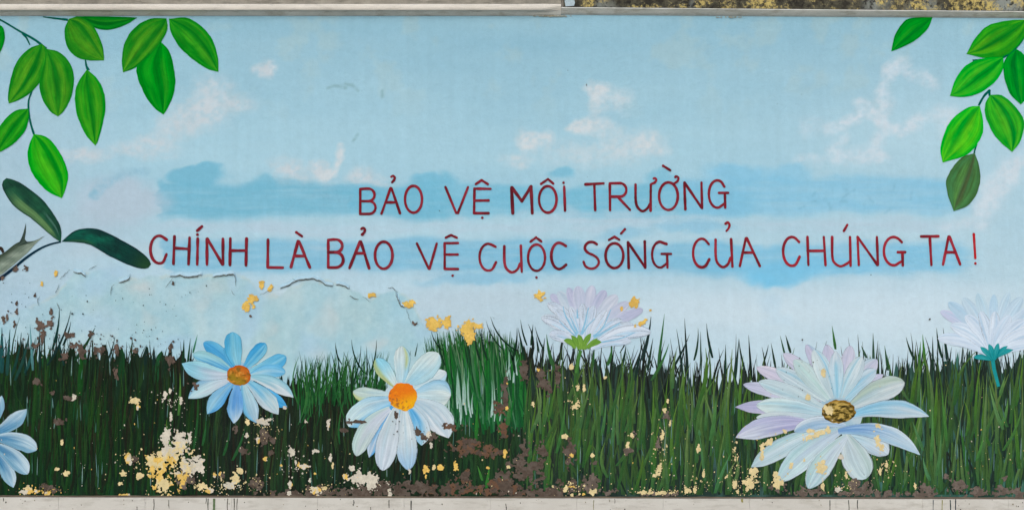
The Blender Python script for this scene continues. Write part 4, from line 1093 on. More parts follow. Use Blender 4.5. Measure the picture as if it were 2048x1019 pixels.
MUTE[0] = .14
f5 = flower('pale blue daisy seen from behind with teal sepals at the right edge')
for k, (t, hw, c, bd) in enumerate([((1880, 622), 10, (196, 200, 226), 12), ((1896, 604), 12, (176, 206, 226), 10), ((1925, 595), 12, (188, 212, 226), 8), ((1955, 585), 11, (186, 214, 226), 4), ((1988, 588), 9, (176, 208, 228), 0), ((2018, 584), 10, (188, 214, 228), -4), ((2044, 594), 12, (184, 210, 226), -8), ((2070, 612), 12, (190, 212, 228), -10), ((2086, 640), 12, (196, 214, 230), -10)]):
    petal(f5, (1984, 712), t, hw, pc((206, 222, 236), c, streak=(160, 200, 224), ks=.4, so=.3, alpha=thin(.92), tmid=.6, seed=k), 2.1 + .03 * k, bend=bd, blunt=2.6, tm=.74, mat=M_THIN, seed=100 + k)
for k, (t, hw, bd) in enumerate([((1875, 676), 13, 12), ((1900, 650), 14, 12), ((1930, 630), 12, 8), ((1960, 622), 11, 3), ((1990, 622), 11, 0), ((2020, 630), 12, -5), ((2050, 640), 13, -8), ((2078, 660), 14, -12), ((2084, 690), 12, -12)]):
    petal(f5, (1984, 714), t, hw, pc((204, 220, 236), (208, 222, 236), streak=(168, 204, 230), ks=.5, so=rb.uniform(-.7, .7), sw=.15, alpha=thin(.72, .9), seed=k + 9), 2.45 + .03 * k, bend=bd, blunt=2.2, tm=.7, mat=M_THIN, seed=120 + k)
MUTE[0] = 0.0
for k, (t, hw, bd) in enumerate([((1946, 714), 5.5, 3), ((2026, 699), 5.5, -4), ((1960, 693), 5.5, 2), ((2015, 691), 5, -2), ((1977, 687), 5.5, 1), ((1996, 685), 5.5, 0)]):
    petal(f5, (1985 + (k - 2.5) * 1.5, 719), t, hw, pc((40, 142, 146), (56, 156, 160), edge=(34, 130, 136)), 3.02 + .03 * k, bend=bd, blunt=1.8, seed=140 + k, name='sepal', w0=.45)
ribbon('flower_stem', [(1985, 716), (1988, 738), (1997, 772)], 8, 6.5, (44, 146, 148), M_LEAF, f5, 1.95)

# -- big open daisy at the right
MUTE[:] = [.34, (198, 212, 219)]
f4 = flower('large open pale daisy with lavender back petals and a peeling brown centre')
LV, TG, TB = (182, 178, 210), (186, 208, 212), (150, 196, 216)
RIM = (206, 216, 228)
D4 = [((1645, 800), (1512, 734), 15, pc((192, 196, 214), (196, 186, 212), None, (206, 196, 214)), 4, 2.0), ((1645, 815), (1486, 768), 14, pc(LV, (176, 176, 208), edge=RIM), 4, 2.0), ((1645, 822), (1470, 813), 15, pc((184, 186, 214), (160, 154, 198), edge=(196, 196, 220)), 3, 1.8),
      ((1655, 790), (1566, 706), 15, pc(LV, (196, 190, 214)), 4, 2.0), ((1664, 785), (1612, 688), 13, pc(LV, (184, 178, 208), None, (156, 188, 214)), 2, 2.2), ((1672, 785), (1653, 688), 15, pc(LV, (188, 182, 210)), 0, 2.2),
      ((1684, 785), (1701, 690), 15, pc(LV, (192, 188, 212), edge=RIM, ke=.4), 0, 2.0), ((1694, 790), (1754, 718), 17, pc(LV, (190, 188, 212), (170, 200, 216), None), -2, 2.2), ((1698, 800), (1767, 748), 12, pc(TB, (192, 186, 214)), -4, 1.9),
      ((1652, 800), (1551, 737), 16, pc(TG, (190, 208, 216), streak=(128, 196, 222), ks=.6, so=.3), 3, 2.0), ((1658, 798), (1587, 719), 17, pc((184, 210, 210), (186, 212, 208), streak=(150, 200, 190), ks=.5), 2, 2.0), ((1666, 796), (1627, 698), 17, pc(TG, (190, 210, 214), None, (170, 204, 220), (92, 170, 212), .7, so=.5, sw=.1), 2, 2.0),
      ((1690, 796), (1752, 738), 15, pc((150, 200, 222), (184, 206, 220), streak=(120, 192, 224), ks=.5), -3, 2.0), ((1684, 795), (1724, 712), 17, pc((176, 206, 216), (194, 210, 216), streak=(120, 192, 220), ks=.6, so=-.4), -1, 2.0), ((1675, 795), (1671, 700), 15, pc((150, 200, 222), (198, 212, 220), streak=(120, 190, 220), ks=.8, sw=.3, sr=(0, .75)), 0, 1.9),
      ((1648, 815), (1517, 762), 16, pc(TG, (186, 208, 214), streak=(128, 190, 214), ks=.4, so=-.3, edge=RIM, ke=.4), 3, 2.0), ((1648, 826), (1512, 810), 18, pc((170, 204, 216), (190, 214, 212), None, None, (112, 184, 214), .5, so=.3, sw=.14, edge=RIM, ke=.4), 4, 2.0), ((1650, 838), (1512, 834), 12, pc((176, 202, 216), (198, 212, 214)), 2, 2.0),
      ((1622, 846), (1471, 874), 21, pc((158, 150, 200), (196, 202, 220), None, (150, 150, 198), (186, 184, 214), .5, edge=RIM, ke=.5), 10, 1.8), 
      ((1700, 812), (1809, 764), 23, pc((170, 196, 200), (196, 208, 208), (150, 172, 142), (200, 210, 210), (150, 176, 150), .6, so=-.45, edge=RIM, ke=.5), -5, 2.4),
      ((1698, 832), (1858, 832), 18, pc((96, 178, 220), (190, 208, 218), (130, 190, 220), (196, 212, 220), None, edge=RIM, ke=.4), -16, 1.4),
      ((1684, 868), (1776, 908), 21, pc((170, 206, 220), (186, 202, 216), (192, 210, 218), None, (160, 196, 204), .4, edge=RIM, ke=.6), -10, 2.6),
      ((1690, 868), (1732, 956), 28, pc((190, 206, 210), (178, 202, 206), (168, 194, 184), None, None, edge=RIM, ke=.6), 2, 3.0),
      ((1650, 856), (1502, 933), 20, pc((182, 210, 216), (178, 204, 210), None, (158, 200, 202), (190, 204, 222), .4, edge=RIM, ke=.6), 6, 1.9),
      ((1682, 858), (1553, 966), 24, pc((176, 196, 214), (180, 212, 214), None, (150, 196, 200), (190, 206, 222), .5, edge=RIM, ke=.6), 9, 1.9),
      ((1692, 872), (1616, 976), 22, pc((190, 206, 216), (172, 206, 210), None, (160, 200, 196), (188, 202, 220), .5, so=-.2, edge=RIM, ke=.6), 6, 2.0),
      ((1690, 850), (1588, 862), 14, pc((160, 186, 214), (140, 176, 208), None, (200, 212, 222), (110, 160, 206), .5, so=-.3), 12, 2.2),
      ((1676, 862), (1840, 909), 18, pc((74, 128, 196), (178, 204, 222), None, (150, 192, 218), (84, 140, 204), .7, so=-.2, sr=(0, .4), edge=RIM, ke=.5, tmid=.35), -22, 1.4)]
for k, (b, t, hw, cf, bd, bl) in enumerate(D4): petal(f4, b, t, hw, cf, 2.05 + .035 * k, bend=bd, blunt=bl, seed=160 + k, notch=9 if k == 22 else 0)
def c4(q, th, x, y):
    k = N1.fbm(x / 9, y / 4, 4)
    c = mix((70, 58, 18), (196, 168, 88), sstep(.38, .62, k))
    c = mix(c, (140, 98, 30), .7 * sstep(.75, 1, q) * (1 if y < 822 else .4))
    return mix(c, (36, 32, 16), sstep(.55, .7, N2.fbm(x / 8 + 4, y / 3.5, 3)) * .85)
disc(f4, 1677, 828, 46, 38, lambda q, th, x, y: mix((150, 186, 206), (190, 206, 212), N1.at(th * 5, 8.0)), 2.02, 13, 'petal_bases')
disc(f4, 1677, 822, 34, 23, c4, 3.12, 3)

# -- daisy cut by the left edge of the picture
MUTE[0] = 0.0
f6 = flower('blue grey daisy at the lower left edge')
for k, (b, t, hw, bd, bl) in enumerate([((-20, 856), (4, 790), 11, 3, 1.8), ((-14, 866), (54, 817), 15, 5, 1.6), ((-12, 900), (27, 974), 15, -4, 1.9), ((-12, 888), (56, 947), 17, -6, 2.4), ((-12, 876), (74, 899), 17, -8, 2.4),
                                        ((-46, 874), (-112, 820), 16, 4, 2.2), ((-46, 880), (-126, 884), 16, 2, 2.2), ((-42, 892), (-100, 946), 16, -4, 2.2), ((-30, 902), (-42, 976), 16, 0, 2.2), ((-32, 862), (-52, 790), 15, 0, 2.2)]):
    petal(f6, b, t, hw, pc((66, 122, 164), (168, 196, 212), (186, 206, 216), (120, 166, 192), (92, 148, 184), .55, so=.15, sr=(0, .6), edge=(176, 200, 212), ke=.35, seed=k), 2.1 + .05 * k, bend=bd, blunt=bl, seed=200 + k)
disc(f6, -30, 881, 24, 21, c1, 2.95, 7)

def worley(X, Y, cell, seed):
    """position of the nearest jittered lattice point: flake-shaped facets"""
    gx, gy = np.floor(X / cell).astype(int), np.floor(Y / cell).astype(int)
    best = np.full(X.shape, 1e9); bx = np.zeros(X.shape); by = np.zeros(X.shape)
    for i in (-1, 0, 1):
        for j in (-1, 0, 1):
            a = (gx + i) % 256; b = (gy + j) % 256
            px_ = (gx + i + N1.g[b, a]) * cell; py_ = (gy + j + N2.g[b, a]) * cell
            d = (X - px_) ** 2 + (Y - py_) ** 2
            m = d < best
            best = np.where(m, d, best); bx = np.where(m, px_, bx); by = np.where(m, py_, by)
    return bx, by
CHIPS = [[], [], []]
def biggest(v, F, c):
    par = list(range(len(v)))
    def find(a):
        while par[a] != a:
            par[a] = par[par[a]]; a = par[a]
        return a
    for f in F:
        r = find(f[0])
        for q in f[1:]: par[find(q)] = r
    cnt = {}
    for f in F: cnt[find(f[0])] = cnt.get(find(f[0]), 0) + 1
    top = max(cnt, key=cnt.get)
    def take(sel):
        m = {}; V2, C2, F2 = [], [], []
        for f in sel:
            g = []
            for q in f:
                if q not in m: m[q] = len(V2); V2.append(v[q]); C2.append(c[q])
                g.append(m[q])
            F2.append(g)
        return V2, F2, C2
    oth = take([f for f in F if find(f[0]) != top])
    b = len(CHIPS[0]); CHIPS[0] += oth[0]; CHIPS[2] += oth[2]; CHIPS[1] += [[q + b for q in f] for f in oth[1]]
    return take([f for f in F if find(f[0]) == top])

# ------------------------------------------------------------------ places where the paint has come off
YEL, PAL, CRM, BRN, BRN2 = (224, 188, 98), (222, 204, 152), (208, 201, 183), (86, 75, 66), (112, 101, 92)
patch_n = 0
def patch(cx, cy, rx, ry, c1_, c2_=None, rag=.55, fine=7.0, ang=0.0, d=3.5, thr=0.0, holes=0.0, label=None, lip=None):
    global patch_n
    patch_n += 1
    sd = patch_n * 13.7
    h = .8 if max(rx, ry) < 24 else 1.4
    m = 1.9
    nx, ny = int(2 * rx * m / h) + 3, int(2 * ry * m / h) + 3
    if ang:
        q = max(rx, ry); nx = ny = int(2 * q * m / h) + 3
    x0, y0 = cx - (nx - 1) * h / 2, cy - (ny - 1) * h / 2
    X, Y = np.meshgrid(x0 + np.arange(nx) * h, y0 + np.arange(ny) * h)
    ca, sa = math.cos(R(ang)), math.sin(R(ang))
    def shape(X, Y):
        dx, dy = X - cx, Y - cy
        u, v = (dx * ca + dy * sa) / rx, (-dx * sa + dy * ca) / ry
        f = 1 - np.hypot(u, v) + (N1.fbm(X / fine + sd, Y / fine + sd, 3) - .5) * 2.2 * rag + (N3.fbm(X / 3.1 + sd, Y / 3.1, 3) - .5) * 1.5 * rag - thr
        if holes: f = f - holes * sstep(.50, .66, N2.fbm(X / 7 + sd, Y / 7, 3)) * 1.6
        return f
    cell = 2.6 if min(rx, ry) < 8 else 3.6
    bx, by = worley(X, Y, cell, sd)
    f = .62 * shape(bx, by) + .38 * shape(X, Y)
    f = np.minimum(f, (993.5 - Y) * .2)
    f = np.minimum(f, np.minimum(np.minimum(X - x0, x0 + (nx - 1) * h - X), np.minimum(Y - y0, y0 + (ny - 1) * h - Y)) * .5 - .01)
    def colf(x, y):
        k = N3.fbm(x / 9 + sd, y / 9, 3)
        c = np.asarray(c1_, float)[None] + ((N2.fbm(x / 3, y / 3, 2) - .5) * 22)[:, None]
        if c2_ is not None: c = lerp(c, np.asarray(c2_, float), sstep(.46, .58, k)[:, None])
        return c
    out = march(f, x0, y0, h, d + .004 * patch_n, colf)
    if out is None: return
    v, F, c = biggest(*out)
    o = mesh('peeled_patch', v, F, M_BARE, wall, c)
    if lip is not None:      # the surrounding coat stands a little proud, its broken rim curling up
        ec = {}
        for q in F:
            for i in range(len(q)):
                e = (q[i], q[(i + 1) % len(q)]); k = (min(e), max(e))
                ec[k] = None if k in ec else e
        V2, F2, C2 = [], [], []
        for e in ec.values():
            if e is None: continue
            p, r = np.array(v[e[0]]), np.array(v[e[1]])
            t = r - p; n2 = np.array([t[2], 0, -t[0]]); n2 /= np.linalg.norm(n2) + 1e-12
            if n2 @ (np.array([(cx - 1024) / PX, 0, CZ + (509.5 - cy) / PX]) - (p + r) / 2) > 0 and False: n2 = -n2
            b = len(V2)
            for z in (p, r):
                V2 += [tuple(z + np.array([0, .0002, 0])), tuple(z + n2 * .0018 + np.array([0, -.0018, 0])), tuple(z + n2 * .0050 + np.array([0, -.0001, 0]))]
            F2 += [(b, b + 3, b + 4, b + 1), (b + 1, b + 4, b + 5, b + 2)]
            C2 += [lin(mix(lip, (120, 130, 130), .4)), lin(lip), lin(lip)] * 2
        mesh('lifted_rim', V2, F2, M_SKY, o, C2)
    if label: o['label'] = label
# yellow flakes in the sky
for a in [(504, 597, 10, 9), (495, 613, 12, 8), (523, 570, 5, 9), (541, 576, 11, 4, -45), (743, 590, 8, 4), (815, 607, 12, 7), (868, 647, 18, 12), (894, 645, 10, 13), (934, 655, 14, 16), (938, 675, 10, 14), (957, 650, 8, 7), (1079, 592, 8.5, 9), (1271, 604, 11, 9), (1281, 646, 13, 4, -30), (1243, 615, 3, 5), (113, 546, 3.5, 6), (84, 566, 3, 5), (1301, 620, 3, 3), (1056, 608, 0.1, .1)]:
    if a[2] > 1: patch(a[0], a[1], a[2], a[3], (226, 190, 96), (214, 176, 88), rag=.75, ang=a[4] if len(a) > 4 else 0)
# brown bare spots, sky and upper grass
for a in [(32, 537, 6, 7), (50, 535, 7, 8), (70, 590, 3, 4), (15, 632, 4, 9), (8, 640, 4, 10), (34, 622, 4, 7), (30, 648, 4, 9), (34, 606, 3, 5), (82, 650, 13, 16), (100, 645, 12, 14), (86, 672, 8, 16), (102, 620, 4, 9), (346, 566, 6, 8), (502, 631, 4, 3.5), (829, 647, 6, 6), (72, 690, 10, 7), (140, 670, 14, 9), (150, 690, 16, 14), (196, 700, 22, 12), (180, 668, 8, 8), (130, 715, 14, 12), (235, 695, 6, 16), (272, 700, 7, 10), (340, 722, 10, 22), (342, 692, 6, 9), (165, 705, 8, 20), (390, 770, 12, 12), (6, 556, 4, 6), (232, 745, 6, 14)]:
    patch(a[0], a[1], a[2] * .72, a[3] * .72, BRN, (106, 90, 80), rag=1.0, fine=5, holes=.25 if a[2] > 9 else 0)
# brown plaster low down
for a in [(1010, 790, 7, 40), (1000, 818, 9, 14), (1048, 742, 7, 20), (1085, 758, 8, 24), (1115, 750, 6, 20), (1096, 778, 6, 12), (935, 895, 34, 15), (978, 903, 32, 10), (945, 884, 14, 8), (1006, 862, 10, 14), (1042, 915, 16, 34), (1055, 938, 32, 22), (1140, 905, 10, 26), (1095, 882, 0.5, .5), (905, 852, 20, 8), (855, 872, 26, 10), (930, 955, 12, 14), (1010, 960, 26, 22), (1000, 975, 60, 14), (900, 978, 60, 12), (800, 976, 60, 14), (740, 980, 40, 12), (680, 984, 50, 9), (590, 986, 60, 6), (1090, 984, 60, 12), (1135, 970, 34, 12), (1180, 966, 14, 18), (1215, 982, 20, 8), (1320, 987, 40, 5), (1085, 905, 10, 22), (1187, 926, 8, 6), (1258, 900, 9, 8), (1268, 870, 7, 7), (1331, 828, 8, 10), (1316, 885, 5, 9), (1558, 972, 14, 10), (1628, 980, 20, 9), (1600, 985, 14, 7), (1710, 966, 14, 9), (1725, 980, 20, 12), (1690, 985, 30, 6), (1770, 986, 40, 7), (1850, 975, 12, 10), (1840, 987, 40, 6), (1915, 972, 20, 20), (1892, 952, 6, 6), (1960, 983, 20, 8), (1996, 980, 18, 9), (2030, 984, 24, 8), (2010, 956, 5, 5), (700, 842, 12, 4), (535, 880, 16, 9), (528, 868, 10, 12), (472, 858, 4, 8), (490, 900, 9, 6), (540, 906, 7, 5), (690, 860, 10, 5), (110, 980, 16, 7), (90, 975, 16, 8), (120, 842, 10, 8), (140, 796, 12, 5), (75, 762, 8, 8), (105, 785, 5, 6), (270, 918, 6, 6), (375, 955, 12, 16), (445, 955, 7, 8), (515, 965, 12, 10), (640, 978, 30, 8)]:
    if a[2] > 1: patch(*a, BRN if a[0] < 1160 else BRN2, (106, 80, 62) if 880 < a[0] < 1010 else (98, 88, 79), rag=1.0, fine=8, holes=.5 if a[2] > 15 else .1)
# the big cream and yellow patch and its neighbours
patch(333, 872, 10, 20, CRM, None, .8, label='cream plaster tuft above the big yellow patch'); patch(362, 880, 12, 18, CRM, None, .8); patch(380, 876, 5, 16, CRM, None, .8)
patch(345, 903, 32, 17, PAL, CRM, .8, holes=.2); patch(325, 930, 22, 22, YEL, PAL, .85, holes=.35); patch(376, 933, 24, 17, CRM, PAL, .8, holes=.3); patch(330, 965, 20, 20, YEL, PAL, .85, holes=.35); patch(302, 925, 12, 22, YEL, PAL, .9, holes=.4); patch(365, 960, 12, 20, YEL, BRN2, .85, holes=.35); patch(395, 930, 14, 14, CRM, None, .8)
for a in [(270, 800, 11, 8, PAL), (277, 811, 4, 9, YEL), (330, 790, 6, 12, CRM), (340, 780, 4, 8, CRM), (362, 800, 4, 7, CRM), (342, 830, 3.5, 14, CRM), (149, 792, 7, 8, CRM), (258, 915, 8, 14, YEL), (248, 946, 7, 8, PAL), (280, 950, 9, 7, PAL), (240, 966, 5, 6, PAL), (60, 982, 24, 6, YEL), (95, 984, 10, 5, YEL), (55, 975, 8, 5, PAL), (115, 936, 6, 4, PAL), (132, 944, 8, 9, PAL), (125, 883, 3, 8, PAL), (250, 988, 12, 2.4, YEL),
          (406, 972, 16, 8, PAL), (420, 980, 12, 5, YEL), (470, 956, 10, 12, PAL), (460, 970, 18, 8, CRM), (480, 940, 6, 10, PAL), (430, 948, 4, 6, YEL), (440, 945, 4, 5, YEL), (496, 843, 6, 6, PAL), (525, 842, 14, 8, CRM), (540, 838, 8, 4, CRM), (494, 870, 8, 6, CRM), (516, 880, 4, 6, YEL), (570, 813, 4, 6, CRM), (585, 905, 8, 12, CRM), (592, 925, 3, 8, YEL), (606, 930, 10, 7, YEL), (532, 917, 5, 5, YEL), (564, 930, 4, 5, YEL), (582, 968, 6, 8, YEL), (620, 960, 3.5, 8, CRM), (632, 900, 8, 6, CRM), (657, 846, 4.5, 10, CRM), (660, 915, 5, 10, CRM), (665, 930, 3, 8, PAL), (634, 980, 12, 9, YEL), (648, 975, 7, 4, PAL), (580, 985, 5, 5, CRM), (612, 842, 5, 3, CRM),
          (727, 957, 34, 13, CRM), (703, 935, 6, 7, CRM), (718, 943, 5, 9, CRM), (690, 953, 6, 8, YEL), (742, 965, 14, 16, CRM), (780, 985, 5, 8, CRM), (852, 938, 8, 10, YEL), (880, 934, 6, 8, YEL), (912, 933, 6, 10, YEL), (868, 934, 4, 6, PAL), (819, 940, 4, 8, CRM), (858, 868, 8, 6, CRM), (862, 890, 4, 8, CRM), (852, 952, 3, 5, YEL), (630, 945, 3, 3, YEL),
          (1014, 816, 4, 6, YEL), (1075, 738, 6, 6, YEL), (1066, 807, 3, 7, PAL), (1015, 766, 3, 3, YEL), (1142, 733, 5, 6, PAL), (1155, 776, 4, 8, PAL), (1168, 774, 3.5, 8, PAL), (1151, 810, 9, 10, PAL), (1210, 754, 4, 4, PAL), (1130, 872, 8, 5, PAL), (1144, 910, 5, 7, YEL), (1010, 907, 5, 8, YEL), (1016, 932, 4, 5, PAL), (976, 934, 3, 3, YEL), (1130, 976, 6, 8, PAL), (1143, 972, 10, 3, YEL), (1185, 982, 10, 8, PAL), (1143, 989, 7, 3, PAL), (1165, 987, 5, 3, YEL), (1184, 907, 5, 6, PAL),
          (1255, 888, 4, 12, PAL), (1262, 870, 6, 5, PAL), (1328, 820, 5, 6, PAL), (1336, 800, 3, 5, PAL), (1324, 872, 4, 20, PAL), (1340, 845, 2.5, 10, PAL), (1318, 938, 7, 13, PAL), (1308, 950, 4, 4, PAL), (1397, 897, 4, 12, PAL), (1407, 945, 3, 11, PAL), (1320, 984, 30, 4, PAL), (1285, 984, 14, 5, PAL), (1375, 980, 9, 5, PAL), (1390, 978, 4, 8, PAL), (1469, 898, 3, 8, PAL), (1470, 915, 2.5, 6, PAL), (1452, 952, 4, 5, PAL), (1470, 968, 5, 9, PAL), (1500, 963, 14, 12, PAL), (1495, 975, 5, 8, PAL), (1475, 982, 4, 8, PAL), (1430, 965, 0.5, 1, PAL),
          (1505, 943, 14, 11, PAL), (1555, 963, 14, 13, PAL), (1550, 952, 5, 12, PAL), (1524, 903, 5, 20, PAL), (1537, 884, 15, 6, PAL), (1569, 861, 5, 5, PAL), (1615, 876, 14, 9, PAL), (1635, 868, 22, 6, PAL), (1656, 858, 6, 9, PAL), (1620, 860, 9, 4, PAL), (1642, 936, 13, 15, PAL), (1646, 923, 6, 8, PAL), (1754, 878, 7, 14, PAL), (1763, 895, 6, 7, PAL), (1757, 852, 10, 5, PAL), (1646, 744, 4.5, 12, PAL), (1615, 794, 5, 7, PAL), (1658, 820, 9, 9, PAL), (1651, 812, 4, 8, PAL), (1582, 930, 4, 9, PAL), (1679, 913, 7, 7, CRM), (1692, 950, 4, 8, PAL), (1608, 920, 3, 7, PAL), (1760, 940, 3.5, 10, PAL), (1773, 930, 3, 10, PAL), (1830, 970, 3, 8, PAL), (1645, 970, 4, 12, PAL), (1676, 978, 9, 6, CRM)]:
    if a[2] > 1:
        ang = {(1537, 884): -30, (1615, 876): -22, (1635, 868): -16, (1757, 852): 25, (1754, 878): -20, (1255, 888): 22, (1324, 872): 12, (1397, 897): 0}.get((a[0], a[1]), 0)
        patch(a[0], a[1], a[2] * .85, a[3] * .85, a[4], CRM if a[4] is YEL and a[0] < 700 else None, rag=.75, fine=5.5, ang=ang, holes=.1)
for a in [(719, 842, 12, 3.5), (792, 830, 4, 8), (836, 862, 6, 8)]: patch(*a, BRN, None, rag=.6)
# tan water stains where the cove meets the mural
for (x, rx_) in [(1105, 40), (1450, 30)]:
    y_ = 32.5 + max(0, x - 1122) * .0072
    patch(x, y_, rx_, 1.2, (156, 160, 148), (150, 146, 124), rag=.6, fine=14)
# white paint tag left on the beam beside the joint
pv = []
for (x, y) in [(1129, 1), (1147, -6), (1150, 6), (1148, 12), (1131, 13)]:
    k = (CD - 0.0295) / CD
    pv.append(((x - 1024) / PX * k, -0.0295, CZ + (509.5 - y) / PX * k))
mesh('paint_smear', pv, [(4, 3, 2, 1, 0)], M_BARE, wall, [lin((178, 194, 200))] * 5)

# flecks too small to pick apart
def flecks():
    V, F, C = [], [], []
    rf = random.Random(77)
    def fk(x, y, r, c, d=5.0):
        b = len(V); n = rf.choice([5, 6, 7]); a0 = rf.random() * 6
        e = rf.uniform(.5, 1.0); d = d + rf.random() * .4
        for k in range(n):
            q = r * rf.uniform(.45, 1.15); th = a0 + 2 * math.pi * k / n
            V.append(W(x + q * math.cos(th) * e, y + q * math.sin(th), d)); C.append(lin(c) * rf.uniform(.85, 1.1))
        F.append(tuple(range(b, b + n))[::-1])
    for k in range(620):
        x = rf.uniform(-300, 2350); z = skyl(x); y = 990 - abs(rf.gauss(0, .45)) * (990 - z)
        if y < z + 8 or math.hypot(x - 478, y - 750) < 105 or math.hypot(x - 800, y - 815) < 118: continue
        dens = .35 + .65 * N2.fbm(x / 70, y / 60, 3) * 1.6
        if rf.random() > dens * (1.2 if x < 780 else .8): continue
        c = rf.choice([CRM, CRM, PAL, PAL, YEL] if x < 900 else [PAL, PAL, YEL, CRM])
        fk(x, y, abs(rf.gauss(.5, .7)) + .45, c)
    for cx, cy, sx, sy, n, c in [(500, 965, 30, 16, 40, PAL), (440, 965, 40, 20, 60, PAL), (340, 930, 50, 40, 80, PAL), (350, 880, 40, 20, 50, CRM), (590, 930, 30, 36, 50, CRM), (640, 975, 30, 10, 40, PAL), (740, 965, 30, 14, 60, CRM), (530, 860, 30, 24, 50, PAL), (1490, 965, 30, 22, 90, PAL), (1330, 980, 60, 8, 60, PAL), (1400, 965, 30, 20, 40, PAL), (1690, 965, 20, 20, 40, PAL), (1770, 940, 18, 20, 40, PAL), (1140, 975, 50, 12, 40, PAL), (1320, 900, 20, 60, 60, PAL), (95, 980, 40, 8, 40, YEL), (1150, 800, 20, 30, 30, PAL), (1470, 920, 12, 40, 40, PAL), (340, 800, 24, 20, 40, CRM), (260, 920, 20, 40, 40, PAL)]:
        for k in range(n): fk(cx + rf.gauss(0, sx * .6), min(989, cy + rf.gauss(0, sy * .6)), abs(rf.gauss(.8, .8)) + .35, c)
    for k in range(130):   # dark pits in the sky and petals
        x, y = (rf.uniform(0, 420), rf.uniform(560, 690)) if k < 70 else rf.choice([(rf.gauss(830, 14), rf.gauss(860, 10)), (rf.gauss(795, 8), rf.gauss(840, 14)), (rf.uniform(600, 2000), rf.uniform(60, 640)), (rf.gauss(1610, 30), rf.gauss(760, 30))])
        fk(x, y, abs(rf.gauss(.8, .6)) + .4, (62, 70, 70) if x < 500 else (90, 90, 88), 5.1)
    for k in range(110):
        x, y = rf.uniform(0, 360), 690 + rf.gauss(0, 16)
        fk(x, y, abs(rf.gauss(1.4, 1)) + .4, BRN, 5.05)
    o = mesh('paint_flecks', V, F, M_BARE, wall, C)
    tag(o, 'tiny cream and yellow flecks of flaked paint', kind='stuff')
flecks()
if CHIPS[0]:
    tag(mesh('paint_chips', CHIPS[0], CHIPS[1], M_BARE, wall, CHIPS[2]), 'small chips of flaked paint round the larger bare patches', kind='stuff')

# ------------------------------------------------------------------ cracks with lifted paint lips
CR = [([(340, 553), (360, 551), (375, 553), (390, 552), (404, 551)], 2.6), ([(426, 555), (440, 551), (455, 550), (468, 549), (471, 555), (472, 572)], 2.4), ([(560, 577), (575, 571), (590, 564), (600, 560), (615, 558), (632, 559), (645, 565), (655, 571), (666, 572)], 2.6), ([(672, 569), (684, 570), (694, 575), (700, 578)], 2.2), ([(776, 575), (788, 577), (796, 584)], 1.6), ([(792, 588), (797, 600), (802, 610), (810, 615)], 2.6), ([(699, 592), (708, 595), (718, 598)], 1.8), ([(120, 558), (128, 550), (134, 545), (140, 538)], 1.3), ([(147, 543), (155, 546), (165, 547), (172, 554)], 2.2), ([(178, 540), (186, 534), (194, 531)], 1.2), ([(238, 565), (246, 562), (256, 559), (261, 553)], 2.2), ([(222, 590), (224, 575), (230, 568)], 1.3), ([(111, 586), (116, 577), (119, 568)], 1.3), ([(78, 610), (76, 600), (80, 592)], 1.2), ([(114, 605), (117, 612), (120, 618)], 1.6), ([(332, 575), (346, 556)], 1.3), ([(724, 594), (732, 597), (740, 604)], .9), ([(812, 616), (818, 634), (824, 648)], .8), ([(462, 580), (470, 590)], .9), ([(520, 590), (535, 582), (548, 574)], .9), ([(585, 556), (596, 563)], 1.4), ([(985, 634), (990, 636)], .5)]
for k, (pts, w) in enumerate(CR):
    P = np.array(catmull(pts, max(8, len(pts) * 5)))
    rr = np.random.RandomState(k)
    P[1:-1] += (rr.rand(len(P) - 2, 2) - .5) * np.array([.8, 2.8])
    ribbon('crack', [tuple(p) for p in P[::2]] + [tuple(P[-1])], w * .3, w * .25, (100, 105, 100), M_BARE, wall, 5.2 + .004 * k, n=30, wm=w * .8, jitter=1.1, seed=k)
    if w >= 2.2:     # the paint stands off the wall along the crack: a thin lifted lip
        V, F, C = [], [], []
        Q = catmull([tuple(p) for p in P[::2]], 24)
        for i, p in enumerate(Q):
            e = math.sin(math.pi * i / 23) ** .5
            lift = (5.4 + 1.0 * e * (0.6 + .8 * N1.at(i * .5, k)))
            V += [W(p[0], p[1] - w * .55, lift), W(p[0], p[1] - w * .55 - 1.4, lift - .8 * e), W(p[0], p[1] - w * .55 - 6.0, 0.25)]
            C += [lin((178, 200, 208)), lin((172, 201, 214)), lin((168, 200, 214))]
        o = mesh('lifted_paint_lip', V, grid_faces(24, 3), M_SKY, wall, C)

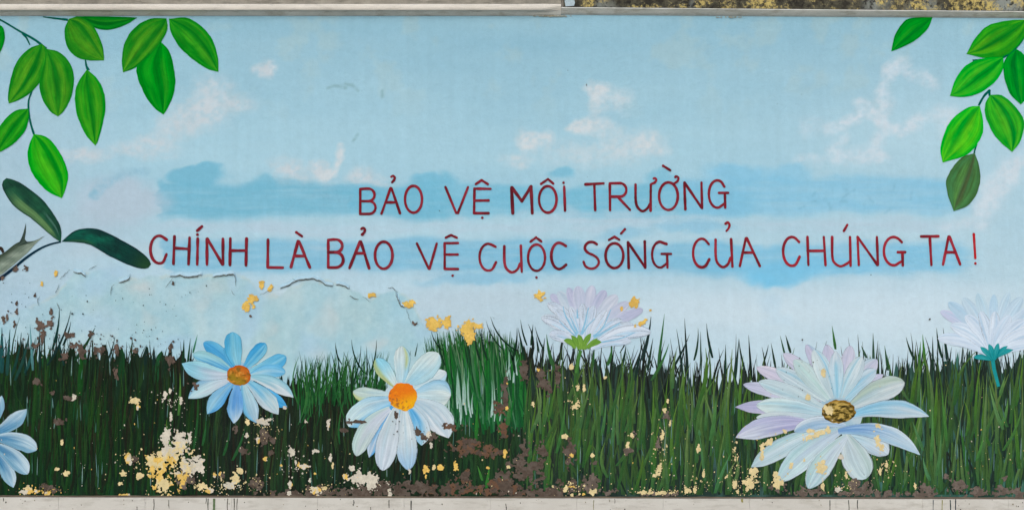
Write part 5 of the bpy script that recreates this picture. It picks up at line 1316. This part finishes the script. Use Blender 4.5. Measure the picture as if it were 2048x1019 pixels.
# ------------------------------------------------------------------ paint drips on the plinth tiles
DR = [(10, 992, 1000, 1.6, (52, 56, 46)), (310, 994, 1019, 1.4, (44, 46, 40)), (276, 1009, 1024, 1.4, (50, 50, 46)), (340, 996, 1014, 1.2, (44, 46, 40)), (418, 993, 1024, 1.8, (52, 62, 48)), (414, 992, 1004, 1.2, (60, 66, 54)), (430, 993, 1030, 5.0, (98, 116, 82)), (457, 993, 1026, 1.5, (66, 62, 52)), (470, 993, 1030, 1.8, (70, 72, 60)), (476, 993, 1030, 1.4, (60, 62, 52)), (708, 996, 1009, 1.8, (40, 42, 38)), (779, 996, 1013, 1.8, (40, 42, 38)), (823, 997, 1030, 2.0, (36, 40, 36)), (742, 1010, 1026, 1.2, (50, 50, 44)), (860, 1014, 1030, 1.2, (60, 60, 52)), (1012, 1003, 1026, 1.6, (36, 38, 36)), (1187, 996, 1024, 1.4, (132, 130, 96)), (1229, 994, 1004, 1.2, (70, 70, 62)), (1249, 1013, 1030, 1.6, (44, 46, 42)), (1220, 1014, 1030, 1.0, (60, 60, 54)), (1658, 996, 1034, 1.5, (44, 50, 44)), (1695, 996, 1034, 1.5, (52, 58, 46)), (1713, 996, 1016, 1.6, (30, 40, 36)), (1864, 996, 1036, 1.4, (56, 74, 84)), (1882, 996, 1036, 1.7, (132, 130, 64)), (1898, 996, 1034, 2.0, (44, 60, 62)), (1909, 994, 1034, 1.8, (34, 46, 62)), (1483, 994, 1002, 4.5, (150, 142, 84)), (636, 1014, 1024, 1.2, (60, 60, 52)), (83, 990, 0, 0, None), (1120, 1000, 1001, 0, None)]
for k, (x, y0, y1, w, c) in enumerate(DR):
    if not c: continue
    kf = (CD - .0196) / CD
    pts = catmull([(x + rp.uniform(-.5, .5), y0 + 1.2), (x - rp.uniform(-1, 1), (y0 + y1) / 2), (x + rp.uniform(-1.5, 1.0) * (y1 - y0) / 25, y1)], 9)
    V, C = [], []
    for i, (px_, py_) in enumerate(pts):
        hw = w * .5 * (1.1 - .35 * i / 8) * rp.uniform(.75, 1.2)
        for s in (-1, 1):
            q = W(px_ + s * hw, py_, 19.6); V.append(q); C.append(lin(c))
    mesh('paint_drip', V, grid_faces(9, 2), M_BARE, wall, C)
# specks of grime on the tiles
V, F, C = [], [], []
for k in range(90):
    x, y, r = rp.uniform(-200, 2250), 994 + abs(rp.gauss(0, 12)), abs(rp.gauss(.5, .5)) + .3
    b = len(V); c = rp.choice([(92, 90, 80), (140, 132, 112), (70, 70, 62), (150, 146, 130)])
    for q in range(6):
        a = q * math.pi / 3; e = r * rp.uniform(.6, 1.2)
        V.append(W(x + e * math.cos(a), y + e * math.sin(a) * 1.3 + 1.5, 19.45)); C.append(lin(c))
    F.append(tuple(range(b, b + 6))[::-1])
tag(mesh('grime_specks', V, F, M_BARE, wall, C), 'tiny dark specks of grime on the plinth tiles', kind='stuff')
